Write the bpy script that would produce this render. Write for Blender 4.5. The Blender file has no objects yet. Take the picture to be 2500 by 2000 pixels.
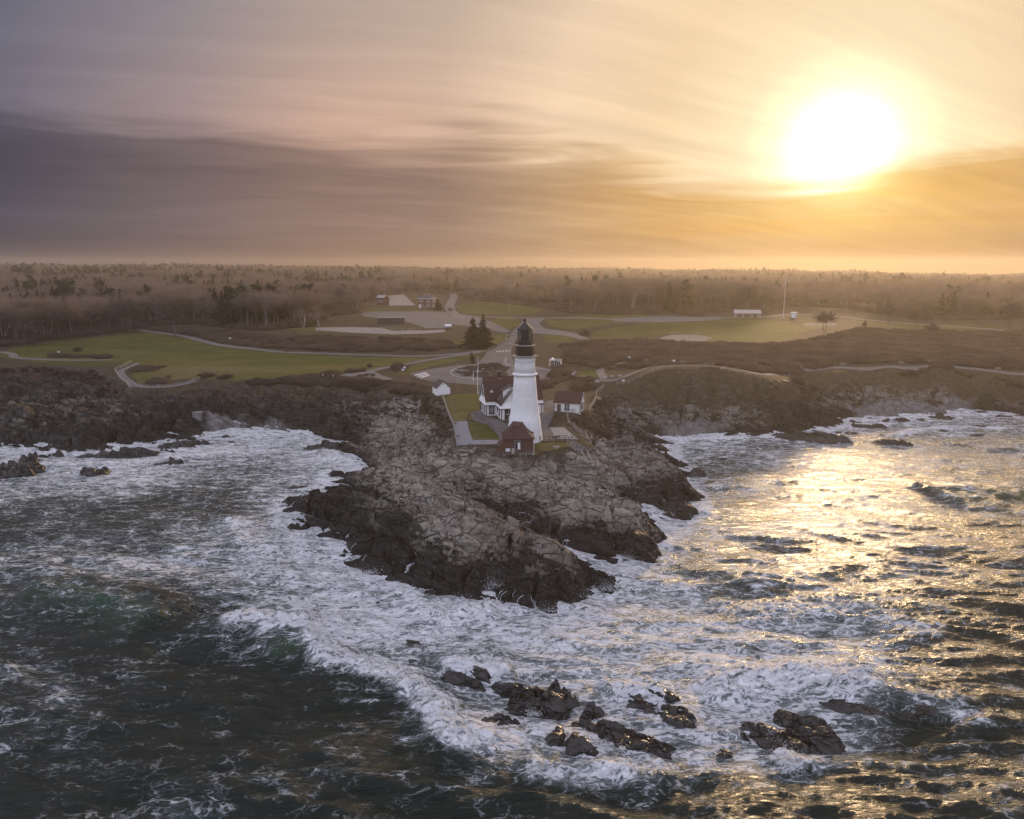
import bpy, bmesh, math, random
import numpy as np
from mathutils import Vector, Matrix

# ------------------------------------------------------------------ camera, sky, sun, exposure
scene = bpy.context.scene
COL = scene.collection
F_PX, PITCH, CAM_Z = 1853.0, math.radians(10.55), 44.0
CP, SP = math.cos(PITCH), math.sin(PITCH)
R = math.radians

cam_d = bpy.data.cameras.new('camera')
cam = bpy.data.objects.new('camera', cam_d)
COL.objects.link(cam)
cam.location = (0, 0, CAM_Z)
cam.rotation_euler = (math.pi/2 - PITCH, 0, 0)
cam_d.sensor_width = 36.0
cam_d.lens = 36.0*F_PX/2500.0
cam_d.clip_start, cam_d.clip_end = 0.5, 30000
scene.camera = cam

SUN_AZ, SUN_EL = R(22.5), R(7.8)          # azimuth measured from +Y towards +X
SUN_DIR = Vector((math.sin(SUN_AZ)*math.cos(SUN_EL), math.cos(SUN_AZ)*math.cos(SUN_EL), math.sin(SUN_EL)))


class NT:
    """small helper to write node graphs as expressions"""
    def __init__(s, tree):
        s.t = tree
        s.n = tree.nodes
        s.l = tree.links
    def put(s, sock, v):
        if isinstance(v, bpy.types.NodeSocket):
            s.l.new(v, sock)
        else:
            if hasattr(sock, 'default_value'):
                dv = sock.default_value
                if hasattr(dv, '__len__') and not hasattr(v, '__len__'):
                    v = [v]*len(dv)
                if hasattr(dv, '__len__') and len(dv) == 4 and len(v) == 3:
                    v = (*v, 1.0)
                sock.default_value = v
    def node(s, typ, ins=None, **props):
        nd = s.n.new(typ)
        for k, v in props.items():
            setattr(nd, k, v)
        for k, v in (ins or {}).items():
            s.put(nd.inputs[k], v)
        return nd
    def m(s, op, a, b=0.0, c=0.0, clamp=False):
        return s.node('ShaderNodeMath', {0: a, 1: b, 2: c}, operation=op, use_clamp=clamp).outputs[0]
    def v(s, op, a, b=(0, 0, 0), sc=None):
        ins = {0: a, 1: b}
        if sc is not None: ins[3] = sc
        nd = s.node('ShaderNodeVectorMath', ins, operation=op)
        return nd.outputs['Value'] if op in ('DOT_PRODUCT', 'LENGTH', 'DISTANCE') else nd.outputs['Vector']
    def mix(s, f, a, b, blend='MIX'):
        nd = s.node('ShaderNodeMix', data_type='RGBA', blend_type=blend)
        s.put(nd.inputs[0], f); s.put(nd.inputs[6], a); s.put(nd.inputs[7], b)
        return nd.outputs[2]
    def ss(s, x, lo, hi, a=0.0, b=1.0):
        nd = s.node('ShaderNodeMapRange', {0: x, 1: lo, 2: hi, 3: a, 4: b}, interpolation_type='SMOOTHSTEP')
        return nd.outputs[0]
    def lin(s, x, lo, hi, a=0.0, b=1.0):
        return s.node('ShaderNodeMapRange', {0: x, 1: lo, 2: hi, 3: a, 4: b}).outputs[0]
    def noise(s, vec, scale, detail=4.0, rough=0.55, dist=0.0, out=0):
        return s.node('ShaderNodeTexNoise', {'Vector': vec, 'Scale': scale, 'Detail': detail, 'Roughness': rough,
                                             'Distortion': dist}).outputs[out]
    def vor(s, vec, scale, feature='F1', out=0, rand=1.0):
        return s.node('ShaderNodeTexVoronoi', {'Vector': vec, 'Scale': scale, 'Randomness': rand}, feature=feature).outputs[out]
    def ramp(s, fac, stops, interp='LINEAR'):
        nd = s.node('ShaderNodeValToRGB', {0: fac})
        cr = nd.color_ramp; cr.interpolation = interp
        while len(cr.elements) < len(stops): cr.elements.new(0.5)
        for e, (p, c) in zip(cr.elements, stops):
            e.position = p; e.color = (*c, 1.0)
        return nd.outputs[0]
    def sep(s, vec):
        nd = s.node('ShaderNodeSeparateXYZ', {0: vec}); return nd.outputs
    def comb(s, x, y, z):
        return s.node('ShaderNodeCombineXYZ', {0: x, 1: y, 2: z}).outputs[0]
    def bump(s, h, strength, dist, normal=None):
        ins = {'Strength': strength, 'Distance': dist, 'Height': h}
        if normal is not None: ins['Normal'] = normal
        return s.node('ShaderNodeBump', ins).outputs[0]


# --- world: a clear NISHITA sky behind a thin cloud veil that glows round the low sun
world = bpy.data.worlds.new('World'); scene.world = world; world.use_nodes = True
w = NT(world.node_tree); w.n.clear()
gen = w.node('ShaderNodeTexCoord').outputs['Generated']
d = w.v('NORMALIZE', gen)
dx, dy, dz = w.sep(d)
sky = w.node('ShaderNodeTexSky', sky_type='NISHITA', sun_disc=False)
sky.sun_elevation, sky.sun_rotation = SUN_EL, SUN_AZ
sky.altitude, sky.air_density, sky.dust_density, sky.ozone_density = 40, 1.0, 2.0, 1.2
clear = w.mix(1.0, sky.outputs[0], (0.50, 0.43, 0.47), 'MULTIPLY')
cosang = w.v('DOT_PRODUCT', d, tuple(SUN_DIR))
ang = w.m('MULTIPLY', w.m('ARCCOSINE', w.m('MINIMUM', cosang, 0.99999)), 180/math.pi)
elev = w.m('MULTIPLY', w.m('ARCSINE', dz), 180/math.pi)
# cloud plane coordinates
inv = w.m('DIVIDE', 1.0, w.m('ADD', w.m('MAXIMUM', dz, 0.0), 0.16))
cp = w.comb(w.m('MULTIPLY', dx, inv), w.m('MULTIPLY', dy, inv), 0.0)
rot = w.node('ShaderNodeVectorRotate', {'Vector': cp, 'Angle': R(-24)}, rotation_type='Z_AXIS').outputs[0]
st = w.v('MULTIPLY', rot, (0.55, 1.25, 1.0))
wv = w.node('ShaderNodeTexNoise', {'Vector': st, 'Scale': 0.8, 'Detail': 1.0}).outputs[1]
st2 = w.v('ADD', st, w.v('MULTIPLY', w.v('SUBTRACT', wv, (0.5, 0.5, 0.5)), (1.1, 0.9, 0.0)))
cir = w.noise(st2, 0.9, 3.0, 0.48)
cir2 = w.noise(w.v('MULTIPLY', st2, (0.6, 2.2, 1.0)), 1.7, 4.5, 0.58)
streak = w.m('ADD', w.m('MULTIPLY', cir, 0.55), w.m('MULTIPLY', cir2, 0.45))
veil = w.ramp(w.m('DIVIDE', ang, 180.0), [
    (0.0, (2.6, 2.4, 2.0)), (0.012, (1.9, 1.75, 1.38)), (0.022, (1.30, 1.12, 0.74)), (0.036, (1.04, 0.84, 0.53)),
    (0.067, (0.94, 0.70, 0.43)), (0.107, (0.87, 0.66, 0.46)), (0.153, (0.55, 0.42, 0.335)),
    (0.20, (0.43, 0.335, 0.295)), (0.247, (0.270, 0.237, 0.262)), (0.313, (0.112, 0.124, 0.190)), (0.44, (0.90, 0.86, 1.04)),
    (0.56, (1.42, 1.36, 1.66)), (0.78, (0.86, 0.86, 1.10)), (1.0, (0.58, 0.60, 0.80))])  # out of view the veil is brightened overhead, added fill for tower and rocks
# brightness of the veil by soft streaks
sb = w.ss(streak, 0.34, 0.68, 0.88, 1.13)
veil = w.mix(1.0, veil, w.comb(sb, w.m('POWER', sb, 1.05), w.m('POWER', sb, 0.9)), 'MULTIPLY')
# low in the sky the veil is thicker and peach coloured
warmh = w.m('MULTIPLY', w.ss(elev, 18.0, 7.0), w.m('MULTIPLY', w.ss(ang, 14.0, 36.0), w.ss(ang, 64.0, 42.0, 0.35, 1.0)))
veil = w.mix(warmh, veil, w.mix(1.0, veil, (1.40, 1.16, 1.02), 'MULTIPLY'))
# low dark stratus bank
az = w.m('ARCTAN2', dx, dy)
nb = w.noise(w.comb(w.m('MULTIPLY', az, 1.3), w.m('MULTIPLY', elev, 0.10), 0.3), 2.4, 1.0, 0.5)
nb2 = w.noise(w.comb(w.m('MULTIPLY', az, 2.6), w.m('MULTIPLY', elev, 0.50), 1.7), 1.7, 3.5, 0.55, 0.6)
eb = w.m('ADD', elev, w.m('ADD', w.m('MULTIPLY', w.m('SUBTRACT', nb, 0.5), 5.0), w.m('MULTIPLY', w.m('SUBTRACT', nb2, 0.5), 4.5)))
eb = w.m('ADD', eb, w.m('MULTIPLY', w.ss(ang, 26.0, 3.0), 3.2))
bank = w.m('MULTIPLY', w.ss(eb, 10.4, 7.6), w.ss(elev, -1.0, 6.0, w.ss(ang, 30.0, 50.0, 1.0, 0.74), 1.0))
bank = w.m('MULTIPLY', bank, w.ss(nb2, 0.25, 0.65, 0.86, 1.0))
bk = w.ss(ang, 6.0, 31.0)
bankcol = w.mix(1.0, veil, w.mix(bk, (0.72, 0.52, 0.24), (0.372, 0.382, 0.425)), 'MULTIPLY')
veil = w.mix(bank, veil, bankcol)
# murk along the horizon
veil = w.mix(w.ss(elev, 3.2, 0.2), veil, w.mix(1.0, veil, (0.55, 0.50, 0.54), 'MULTIPLY'))
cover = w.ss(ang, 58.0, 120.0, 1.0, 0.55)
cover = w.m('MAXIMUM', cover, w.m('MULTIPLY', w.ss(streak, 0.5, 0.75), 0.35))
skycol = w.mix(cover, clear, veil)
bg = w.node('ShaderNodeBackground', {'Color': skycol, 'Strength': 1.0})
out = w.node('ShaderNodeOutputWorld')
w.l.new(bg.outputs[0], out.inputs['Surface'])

sun_d = bpy.data.lights.new('sun', 'SUN')
sun_d.energy, sun_d.angle, sun_d.color = 2.6, R(9.0), (1.0, 0.68, 0.38)
sun = bpy.data.objects.new('sun', sun_d); COL.objects.link(sun)
sun.rotation_euler = SUN_DIR.to_track_quat('Z', 'Y').to_euler()

vs = scene.view_settings
vs.view_transform, vs.look, vs.exposure, vs.gamma = 'Standard', 'None', 0.0, 1.0
vs.use_curve_mapping = False
scene.cycles.use_denoising = True
scene.cycles.sample_clamp_indirect = 4.0
scene.cycles.max_bounces = 6
scene.cycles.diffuse_bounces = 2
scene.cycles.glossy_bounces = 2
scene.cycles.transmission_bounces = 3
scene.cycles.volume_bounces = 0
world.cycles.sampling_method = 'MANUAL'
world.cycles.sample_map_resolution = 512
scene.cycles.volume_max_steps = 64

# ------------------------------------------------------------------ geometry helpers
def at(px, py, z):
    """the point of height z that the photograph shows at pixel (px, py) of 2500 x 2000"""
    cx, cy = (px-1250.0)/F_PX, (1000.0-py)/F_PX
    ry, rz = CP + cy*SP, cy*CP - SP
    t = (z-CAM_Z)/rz
    return (cx*t, ry*t)

def at3(px, py, z):
    x, y = at(px, py, z); return Vector((x, y, z))

def sstep(a, b, x):
    t = np.clip((x-a)/(b-a), 0, 1); return t*t*(3-2*t)

def _hash(ix, iy, seed):
    h = (ix.astype(np.int64)*374761393 + iy.astype(np.int64)*668265263 + int(seed)*1274126177) & 0xFFFFFFFF
    h = ((h ^ (h >> 13))*1274126177) & 0xFFFFFFFF
    h = ((h ^ (h >> 16))*2246822519) & 0xFFFFFFFF
    return (h ^ (h >> 15)) & 0xFFFFFFFF

def gnoise(x, y, seed=0):
    ix, iy = np.floor(x).astype(np.int64), np.floor(y).astype(np.int64)
    fx, fy = x-ix, y-iy
    ux, uy = fx*fx*fx*(fx*(fx*6-15)+10), fy*fy*fy*(fy*(fy*6-15)+10)
    def g(ox, oy):
        a = _hash(ix+ox, iy+oy, seed)*(2*np.pi/4294967296.0)
        return np.cos(a)*(fx-ox) + np.sin(a)*(fy-oy)
    a, b, c, e = g(0, 0), g(1, 0), g(0, 1), g(1, 1)
    return 1.5*((a+(b-a)*ux) + ((c+(e-c)*ux)-(a+(b-a)*ux))*uy)

def fbm(x, y, octv=4, seed=0, gain=0.5, lac=2.03):
    s, a, t = np.zeros_like(x), 1.0, 0.0
    for k in range(octv):
        s += a*gnoise(x, y, seed+k*17); t += a; a *= gain; x, y = x*lac+3.7, y*lac-1.9
    return s/t

def worley(x, y, seed=0):
    """F1, F2, a random per cell (three values), offset to the nearest cell centre"""
    ix, iy = np.floor(x).astype(np.int64), np.floor(y).astype(np.int64)
    f1 = np.full(x.shape, 9.0); f2 = np.full(x.shape, 9.0)
    ox = np.zeros_like(x); oy = np.zeros_like(x); hid = np.zeros(x.shape, np.int64)
    for a in (-1, 0, 1):
        for b in (-1, 0, 1):
            h = _hash(ix+a, iy+b, seed)
            px = ix+a+0.1+0.8*(h & 0xFFFF)/65535.0; py = iy+b+0.1+0.8*(h >> 16)/65535.0
            ddx, ddy = x-px, y-py
            dd = np.sqrt(ddx*ddx+ddy*ddy)
            c = dd < f1
            f2 = np.where(c, f1, np.minimum(f2, dd))
            f1 = np.where(c, dd, f1); ox = np.where(c, ddx, ox); oy = np.where(c, ddy, oy); hid = np.where(c, h, hid)
    r1 = ((hid*2654435761) & 0xFFFF)/65535.0; r2 = ((hid*40503+77) & 0xFFFF)/65535.0; r3 = ((hid >> 7) & 0xFFFF)/65535.0
    return f1, f2, r1, r2, r3, ox, oy

def poly_sd(x, y, P):
    """signed distance to polygon P (positive inside)"""
    P = np.asarray(P, float); best = np.full(x.shape, 1e18); ins = np.zeros(x.shape, bool)
    for i in range(len(P)):
        ax, ay = P[i]; bx, by = P[(i+1) % len(P)]
        ex, ey = bx-ax, by-ay
        t = np.clip(((x-ax)*ex+(y-ay)*ey)/(ex*ex+ey*ey+1e-12), 0, 1)
        dd = (x-ax-t*ex)**2+(y-ay-t*ey)**2
        best = np.minimum(best, dd)
        c = (ay > y) != (by > y)
        with np.errstate(divide='ignore', invalid='ignore'):
            ins ^= c & (x < (bx-ax)*(y-ay)/(by-ay+1e-30)+ax)
    return np.where(ins, 1, -1)*np.sqrt(best)

def line_d(x, y, P):
    """distance to a polyline and the position along it, 0..1"""
    best = np.full(x.shape, 1e18); tt = np.zeros_like(x); sg = np.zeros_like(x)
    n = len(P)-1
    for i in range(n):
        ax, ay = P[i]; bx, by = P[i+1]; ex, ey = bx-ax, by-ay
        t = np.clip(((x-ax)*ex+(y-ay)*ey)/(ex*ex+ey*ey+1e-12), 0, 1)
        dd = (x-ax-t*ex)**2+(y-ay-t*ey)**2
        c = dd < best
        best = np.where(c, dd, best); tt = np.where(c, (i+t)/n, tt)
        sg = np.where(c, np.sign(ex*(y-ay)-ey*(x-ax)), sg)
    return np.sqrt(best), tt, sg

def pts(lst, z):
    return [at(p[0], p[1], z if len(p) < 3 else p[2]) for p in lst]

def pts_g(lst, z0=10.0):
    """pixels carried down to the (smooth) ground, as world xy"""
    px = np.array([p[0] for p in lst], float); py = np.array([p[1] for p in lst], float)
    z = np.full(len(px), float(z0))
    for k in range(14):
        cx, cy = (px-1250.0)/F_PX, (1000.0-py)/F_PX
        t = (z-CAM_Z)/(cy*CP-SP); x, y = cx*t, (CP+cy*SP)*t
        z = 0.5*z+0.5*base_rbf(x, y)
    return list(zip(x.tolist(), y.tolist()))

class RBF:
    def __init__(s, P):
        P = np.asarray(P, float)
        s.c = s.warp(P[:, 0], P[:, 1]); s.mean = P[:, 2].mean()
        D = np.sqrt(((s.c[:, None]-s.c[None])**2).sum(-1)+1e-4)
        s.wt = np.linalg.solve(D - 0.04*np.eye(len(P)), P[:, 2]-s.mean)
    @staticmethod
    def warp(x, y):
        yy = np.maximum(y, 30.0)
        return np.stack([x/yy*10, np.log(yy)*9], -1)
    def __call__(s, x, y):
        shp = x.shape; q = s.warp(x.ravel(), y.ravel()); o = np.empty(len(q))
        for i in range(0, len(q), 60000):
            b = q[i:i+60000]
            D = np.sqrt((b[:, 0:1]-s.c[:, 0])**2+(b[:, 1:2]-s.c[:, 1])**2+1e-4)
            o[i:i+60000] = D @ s.wt + s.mean
        return o.reshape(shp)

# ------------------------------------------------------------------ terrain heights
SHORE_HEAD = [(760,1066),(773,1081),(808,1106),(844,1122),(864,1142),(800,1155),(770,1203),(690,1225),(683,1260),(722,1298),(727,1323),
    (768,1326),(819,1326),(859,1351),(815,1400),(834,1433),(864,1433),(926,1407),(972,1392),(1035,1392),(1010,1440),(1010,1474),(1048,1489),
    (1079,1502),(1130,1474),(1181,1448),(1211,1453),(1257,1479),(1319,1491),(1365,1479),(1405,1453),(1461,1451),(1523,1415),(1512,1402),
    (1446,1397),(1432,1366),(1395,1330),(1352,1303),(1400,1318),(1436,1331),(1487,1346),(1517,1361),(1558,1377),(1594,1374),(1630,1341),
    (1599,1285),(1574,1244),(1609,1259),(1660,1264),(1716,1259),(1711,1224),(1665,1190),(1696,1173),(1691,1142),(1655,1127),(1645,1101),(1632,1075)]
SHORE_LEFT = [(-500,1150),(-200,1130),(0,1090),(80,1100),(100,1085),(240,1100),(330,1090),(420,1080),(490,1072),(500,1062),(600,1060),(700,1062)]
SHORE_RIGHT = [(1650,1072),(1700,1066),(1760,1062),(1815,1058),(1880,1064),(1940,1072),(1990,1075),(2033,1045),(2126,1036),(2265,1016),(2358,1003),(2451,1008),(2560,1020),(2800,1030),(3100,1040)]
DEEP = [(-400,1350),(0,1180),(0,1300),(300,1180),(300,1300),(560,1200),(560,1110),(700,1110),(640,1180),(620,1280),(640,1350),(560,1500),(760,1450),(720,1380),(900,1470),
    (960,1540),(1100,1570),(1250,1560),(1400,1540),(1560,1470),(1620,1420),(1700,1330),(1800,1260),(1780,1180),(1720,1120),(1900,1110),(2100,1090),(2300,1060),(2500,1070),
    (2900,1090),(0,1500),(0,1900),(600,1900),(1250,1900),(1900,1900),(2500,1900),(2500,1300),(2100,1300),(2100,1550),(300,1700),(-600,1900),(3100,1900),(3100,1300)]
CTRL = []
for p in SHORE_HEAD + SHORE_LEFT + SHORE_RIGHT: CTRL.append((*at(p[0], p[1], 0), -0.15))
for p in DEEP: CTRL.append((*at(p[0], p[1], 0), -5.0))
HEIGHTS = [
    # headland: terrace round the tower
    (1080,972,9.6),(1110,1033,9),(1117,1088,8.6),(1160,1075,9),(1217,1085,8.9),(1210,1040,9),(1150,1010,9.2),(1165,965,9.6),(1240,1000,9),(1240,1030,9),
    (1281,1074,9),(1330,1040,9),(1340,1000,9.2),(1360,1072,8.9),(1412,1074,8.8),(1380,1044,9),(1300,1074,9),(1385,1012,9),(1438,1002,9),(1452,968,9),(1400,985,9.2),
    (1222,1106,8.1),(1300,1109,8.0),(1260,1108,8.1),(1330,1100,8.4),(1380,1088,8.5),(1225,1112,7.6),(1310,1112,7.6),
    # headland rocks, back to front: west slope, shelf, trough, main ridge and its flank, dome, right ridge, outer block
    (1000,1010,6.2),(1060,1030,7.2),(1090,1070,7.6),(960,1040,5.0),(900,1050,3.6),(860,1085,2.6),(980,1090,5.2),(1050,1100,6.6),(860,1000,6.0),(940,980,7.4),
    (1100,1115,7.6),(1180,1118,7.6),(1040,1125,6.6),(960,1135,5.2),(890,1150,3.4),(1120,1148,7.0),(1230,1140,7.2),(1290,1145,6.8),(1000,1150,5.6),
    (900,1172,2.2),(980,1172,3.2),(1080,1180,3.0),(1160,1190,2.8),(1230,1200,2.4),(1280,1222,1.8),(1300,1255,1.0),(1330,1290,0.2),
    (860,1200,4.6),(920,1195,6.2),(1000,1203,7.8),(1080,1222,8.6),(1150,1245,8.8),(1220,1268,8.2),(1262,1288,7.0),
    (800,1190,2.2),(760,1240,2.4),(715,1255,2.2),(820,1250,3.4),(900,1260,4.6),(960,1280,5.4),(1040,1300,6.0),(1120,1320,6.0),(1200,1320,5.8),(870,1320,2.0),(940,1330,3.0),(1020,1350,3.4),(1100,1365,3.4),(1180,1375,3.0),
    (880,1380,1.2),(950,1375,1.8),(1020,1385,1.4),(1090,1410,2.0),(1160,1415,1.6),(1060,1455,1.2),(1100,1475,1.0),(1050,1430,1.6),(1245,1325,2.8),(1240,1380,1.8),(1225,1430,.7),
    (1285,1315,6.4),(1330,1314,7.4),(1375,1328,7.0),(1410,1355,5.0),(1300,1350,6.2),(1350,1370,5.8),(1290,1400,3.6),(1340,1425,3.4),(1395,1400,4.0),(1430,1400,2.2),(1270,1445,1.4),(1320,1465,1.2),(1490,1412,1.4),(1445,1425,1.2),
    (1330,1160,4.6),(1400,1165,4.2),(1470,1168,3.6),(1540,1185,2.2),(1570,1225,0.8),(1310,1188,5.8),(1360,1195,7.2),(1430,1200,7.8),(1500,1212,7.8),(1545,1232,7.0),(1570,1262,5.0),
    (1340,1235,5.0),(1400,1240,6.2),(1470,1255,6.0),(1530,1275,4.8),(1360,1275,2.2),(1420,1295,2.6),(1490,1310,2.8),(1550,1320,2.8),(1590,1330,2.2),(1440,1320,.8),(1520,1345,1.4),(1580,1360,1.2),
    (1340,1125,7.0),(1420,1115,7.0),(1480,1118,7.4),(1560,1122,7.4),(1625,1132,6.6),(1655,1150,5.0),(1420,1145,5.8),(1500,1150,5.8),(1580,1160,5.4),(1640,1180,3.6),(1590,1195,2.8),(1650,1215,2.2),(1690,1235,1.2),(1640,1245,1.2),(1680,1250,.9),
    (1470,1070,7.4),(1520,1075,5.6),(1570,1080,4.0),(1600,1110,4.6),(1610,1080,2.0),(1500,1030,6.0),(1560,1050,3.0),(1480,1000,7.2),
    # cove and promontory to the right of the tower
    (1460,950,9),(1500,945,9.8),(1540,942,11),(1545,965,8.4),(1540,1000,4.6),(1600,1020,3.0),(1640,1040,2.0),(1700,1040,1.6),(1740,1020,3.0),
    (1607,909,15),(1680,908,15.6),(1732,910,15.4),(1700,960,10.5),(1640,960,9.5),(1800,918,14),(1871,924,12.6),(1800,960,10),(1860,980,7.8),(1930,950,9.6),(1920,1000,5.6),(1800,1020,4.2),(1870,1030,3.0),(1960,1035,1.8),(1700,1005,5.6),(1640,1000,5.0),(1640,905,15.2),(1705,906,15.5),(1770,913,14.8),(1620,894,14.2),(1690,894,14.8),(1750,898,14.6),(1580,898,13.4),(1560,905,12.4),(1830,908,13),(1650,880,13.4),(1740,882,13.4),
    (1960,928,10.6),(2056,905,11.4),(2056,930,8.6),(2170,900,11.6),(2170,925,8.6),(2290,900,11.6),(2290,928,8.4),(2428,912,11),(2428,938,7.8),(2560,916,10.6),(2560,945,7.2),(2900,920,10.4),(2900,960,6),
    (2000,960,5.0),(2100,955,4.8),(2250,955,4.6),(2450,960,4.4),(2050,1000,2.4),(2200,985,2.4),(2350,975,2.4),(2480,980,2.0),(2700,990,2),
    # left coast
    (1000,955,9.2),(1040,962,9.4),(950,947,9.6),(838,932,9.8),(700,930,10),(584,930,10),(480,935,9.6),(380,950,9.2),(320,952,9.2),(286,910,9.8),(230,895,9.8),(120,890,9.8),(0,886,9.8),(-300,900,9.8),
    (838,985,5.2),(900,1000,5.0),(760,1000,4.0),(700,1005,3.2),(620,995,4.0),(560,1000,3.6),(760,1035,1.6),(660,1030,1.4),(560,1030,1.6),(510,1040,1.3),(460,1000,5.4),(420,985,6.6),(840,1045,2.2),
    (350,975,7.0),(250,965,7.0),(150,960,7.2),(50,955,7.2),(340,995,6.6),(280,992,6.6),(180,992,6.6),(100,1005,6.2),(30,1015,5.8),(-100,1030,5.0),(340,1060,2.2),(260,1075,1.6),(150,1070,2.2),(110,1050,3.2),(60,1070,1.6),
    (420,1030,2.6),(470,1040,2.2),(430,1060,1.2),(380,1055,2.0),(-300,1020,6),(-250,960,8),(70,920,8.6),(180,920,8.6),(240,930,8.6),
    # plateau
    (0,853,11),(136,834,11.5),(323,814,12),(500,845,11.4),(200,870,10.4),(400,880,10.4),(600,890,10.3),(838,900,10),(700,860,11),(838,866,10.8),(976,869,10.6),(1120,864,10.4),
    (500,812,14),(640,812,14.6),(838,815,14.6),(960,818,14.4),(1080,822,13.4),(700,850,12.4),(900,850,12.2),(1040,850,11.8),
    (700,785,15),(820,780,15.2),(950,775,15.2),(1060,800,14),(1100,780,14.6),(1000,755,16),(920,750,16),(1130,850,10.6),(1190,854,10.2),(1165,853,10.8),
    (1210,905,9.6),(1100,905,9.6),(1060,930,9.6),(1000,910,9.8),(1330,905,9.6),(1230,870,10),(1250,830,11),(1260,800,12.4),(1300,770,13.5),(1200,760,14.4),(1140,735,16),
    (1350,890,9.8),(1400,850,11.4),(1450,920,9.8),(1500,900,10.4),(1520,850,11.8),(1440,810,12.6),(1600,820,12.6),(1800,800,13),(1900,785,13.2),(1700,780,13.4),(1500,780,13.4),(1600,870,12.8),
    (1750,850,12.6),(1900,850,12.2),(2000,880,11.6),(2100,830,11.6),(2300,850,10.8),(2200,800,12.6),(2450,860,10.4),(2400,800,12.4),(2600,830,11),(2900,850,10.5),(-300,850,11),(-600,860,11),
    (1450,755,18),(1600,752,19),(1750,755,18),(1840,765,14.5)]
for p in HEIGHTS: CTRL.append((*at(*p), p[2]))
for (X, Y, Z) in [(-450,600,17),(-200,620,17),(0,650,17),(250,700,16.5),(480,600,12.5),(700,700,12),(-700,700,17),
                  (-900,1100,25),(-400,1000,21),(0,1000,19.5),(400,1000,16),(800,1000,12.5),(1200,1100,11),
                  (-1600,2000,37),(-800,2000,34),(0,2000,27),(600,2000,22),(1000,2000,15),(1600,2000,11),(2200,2000,10),(-2400,2000,37),
                  (-3000,3600,32),(-1200,3600,31),(0,3600,25),(1200,3600,12),(3200,3600,8)]:
    CTRL.append((X, Y, Z))
base_rbf = RBF(CTRL)

# the vegetated and paved plateau; everything seaward of it is bare rock
PLATEAU = [at(*p) for p in [(-900,905,9.8),(-300,905,9.8),(0,900,9.8),(150,896,9.8),(235,903,9.8),(290,925,9.6),(325,950,9.2),(420,948,9.4),(500,938,9.6),(584,934,10),(700,934,10),
    (838,936,9.8),(950,950,9.5),(1020,960,9.4),(1062,972,9.5),(1082,985,9.3),(1103,1034,9),(1112,1090,8.6),(1217,1090,8.7),(1217,1110,8),(1306,1112,8),(1340,1106,8.2),(1400,1093,8.4),
    (1446,1078,8.7),(1421,1060,8.9),(1393,1040,9),(1385,1016,9),(1440,1004,9),(1457,965,9),(1500,950,9.6),(1545,948,10.8),(1605,915,14.8),(1660,912,15.3),(1740,914,15.2),(1880,930,12.2),(1930,935,10.2),(1970,922,10.8),(2056,908,11.2),
    (2290,906,11.3),(2430,917,10.8),(2600,922,10.4),(3100,930,10),(3900,935,10)]] + [(4000,500),(4000,4000),(-4000,4000),(-4000,200)]

def terr(q, st_, sh=0.30):
    f = q/st_; i = np.floor(f); r = f-i
    return st_*(i+sstep(1-sh, 1.0, r)*0.82+0.18*r)

def rock_disp(x, y, amp=1.0, b=None):
    """jointed, bedded bedrock: dipping ledges cut into tilted blocks at three sizes, with cracks between them"""
    th = R(-33.0)
    s = x*math.cos(th)+y*math.sin(th); t = -x*math.sin(th)+y*math.cos(th)
    s = s+2.0*fbm(x*0.10, y*0.10, 3, 5); t = t+1.7*fbm(x*0.12, y*0.12, 3, 9)
    b = np.zeros_like(x) if b is None else b
    # big blocks
    f1, f2, r1, r2, r3, ox, oy = worley(s/12.0, t/6.0, 1)
    big = 2.3*(r1-0.5)-(0.15+0.55*(r2-0.3))*oy*6.0*0.6+(r3-0.5)*0.20*ox*12.0
    crack = 1.1*np.exp(-((f2-f1)/0.05)**2)
    g1, g2, q1, q2, q3, px_, py_ = worley(s/4.6, t/2.4, 2)
    mid = 1.25*(q1-0.5)-(0.20+0.75*(q2-0.3))*py_*2.4*0.7+(q3-0.5)*0.30*px_*4.6
    crack = crack+0.6*np.exp(-((g2-g1)/0.06)**2)
    # bedding ledges that dip across the strike
    dip = 0.30*t+0.05*s
    q = b*0.55+big+0.45*mid+dip+0.5*fbm(x*0.35, y*0.35, 3, 33)
    led = terr(q, 1.5, 0.10)-q
    led2 = terr(q+0.5*mid, 0.5, 0.14)-(q+0.5*mid)
    k1, k2, w1, w2, w3, kx, ky = worley(s/1.6, t/1.0, 3)
    small = 0.42*(w1-0.5)-0.75*(w2-0.3)*ky*0.8+(w3-.5)*0.6*kx
    # some slabs stay smooth, others are shattered
    rm = sstep(-0.28, 0.28, fbm(x*0.075, y*0.075, 3, 37))
    crack = crack+0.20*rm*np.exp(-((k2-k1)/0.12)**2)
    # long cuesta ridges along the strike: gentle backs, steep broken fronts towards the sea
    f = (t+2.6*fbm(s*0.045, t*0.06, 2, 38)+0.9*(r1-0.5))/8.5; f = f-np.floor(f)
    cue = np.where(f < 0.13, f/0.13, 1-(f-0.13)/0.87)-0.5
    cue = cue*(1.1+1.3*fbm(s*0.035, t*0.10, 2, 39))
    h = big*0.85+mid*(0.45+0.55*rm)+0.7*led+0.3*led2+small*(0.12+0.5*rm)-1.7*crack+1.0*cue+0.04*fbm(x*1.1, y*1.1, 2, 31)
    return h*amp

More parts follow.
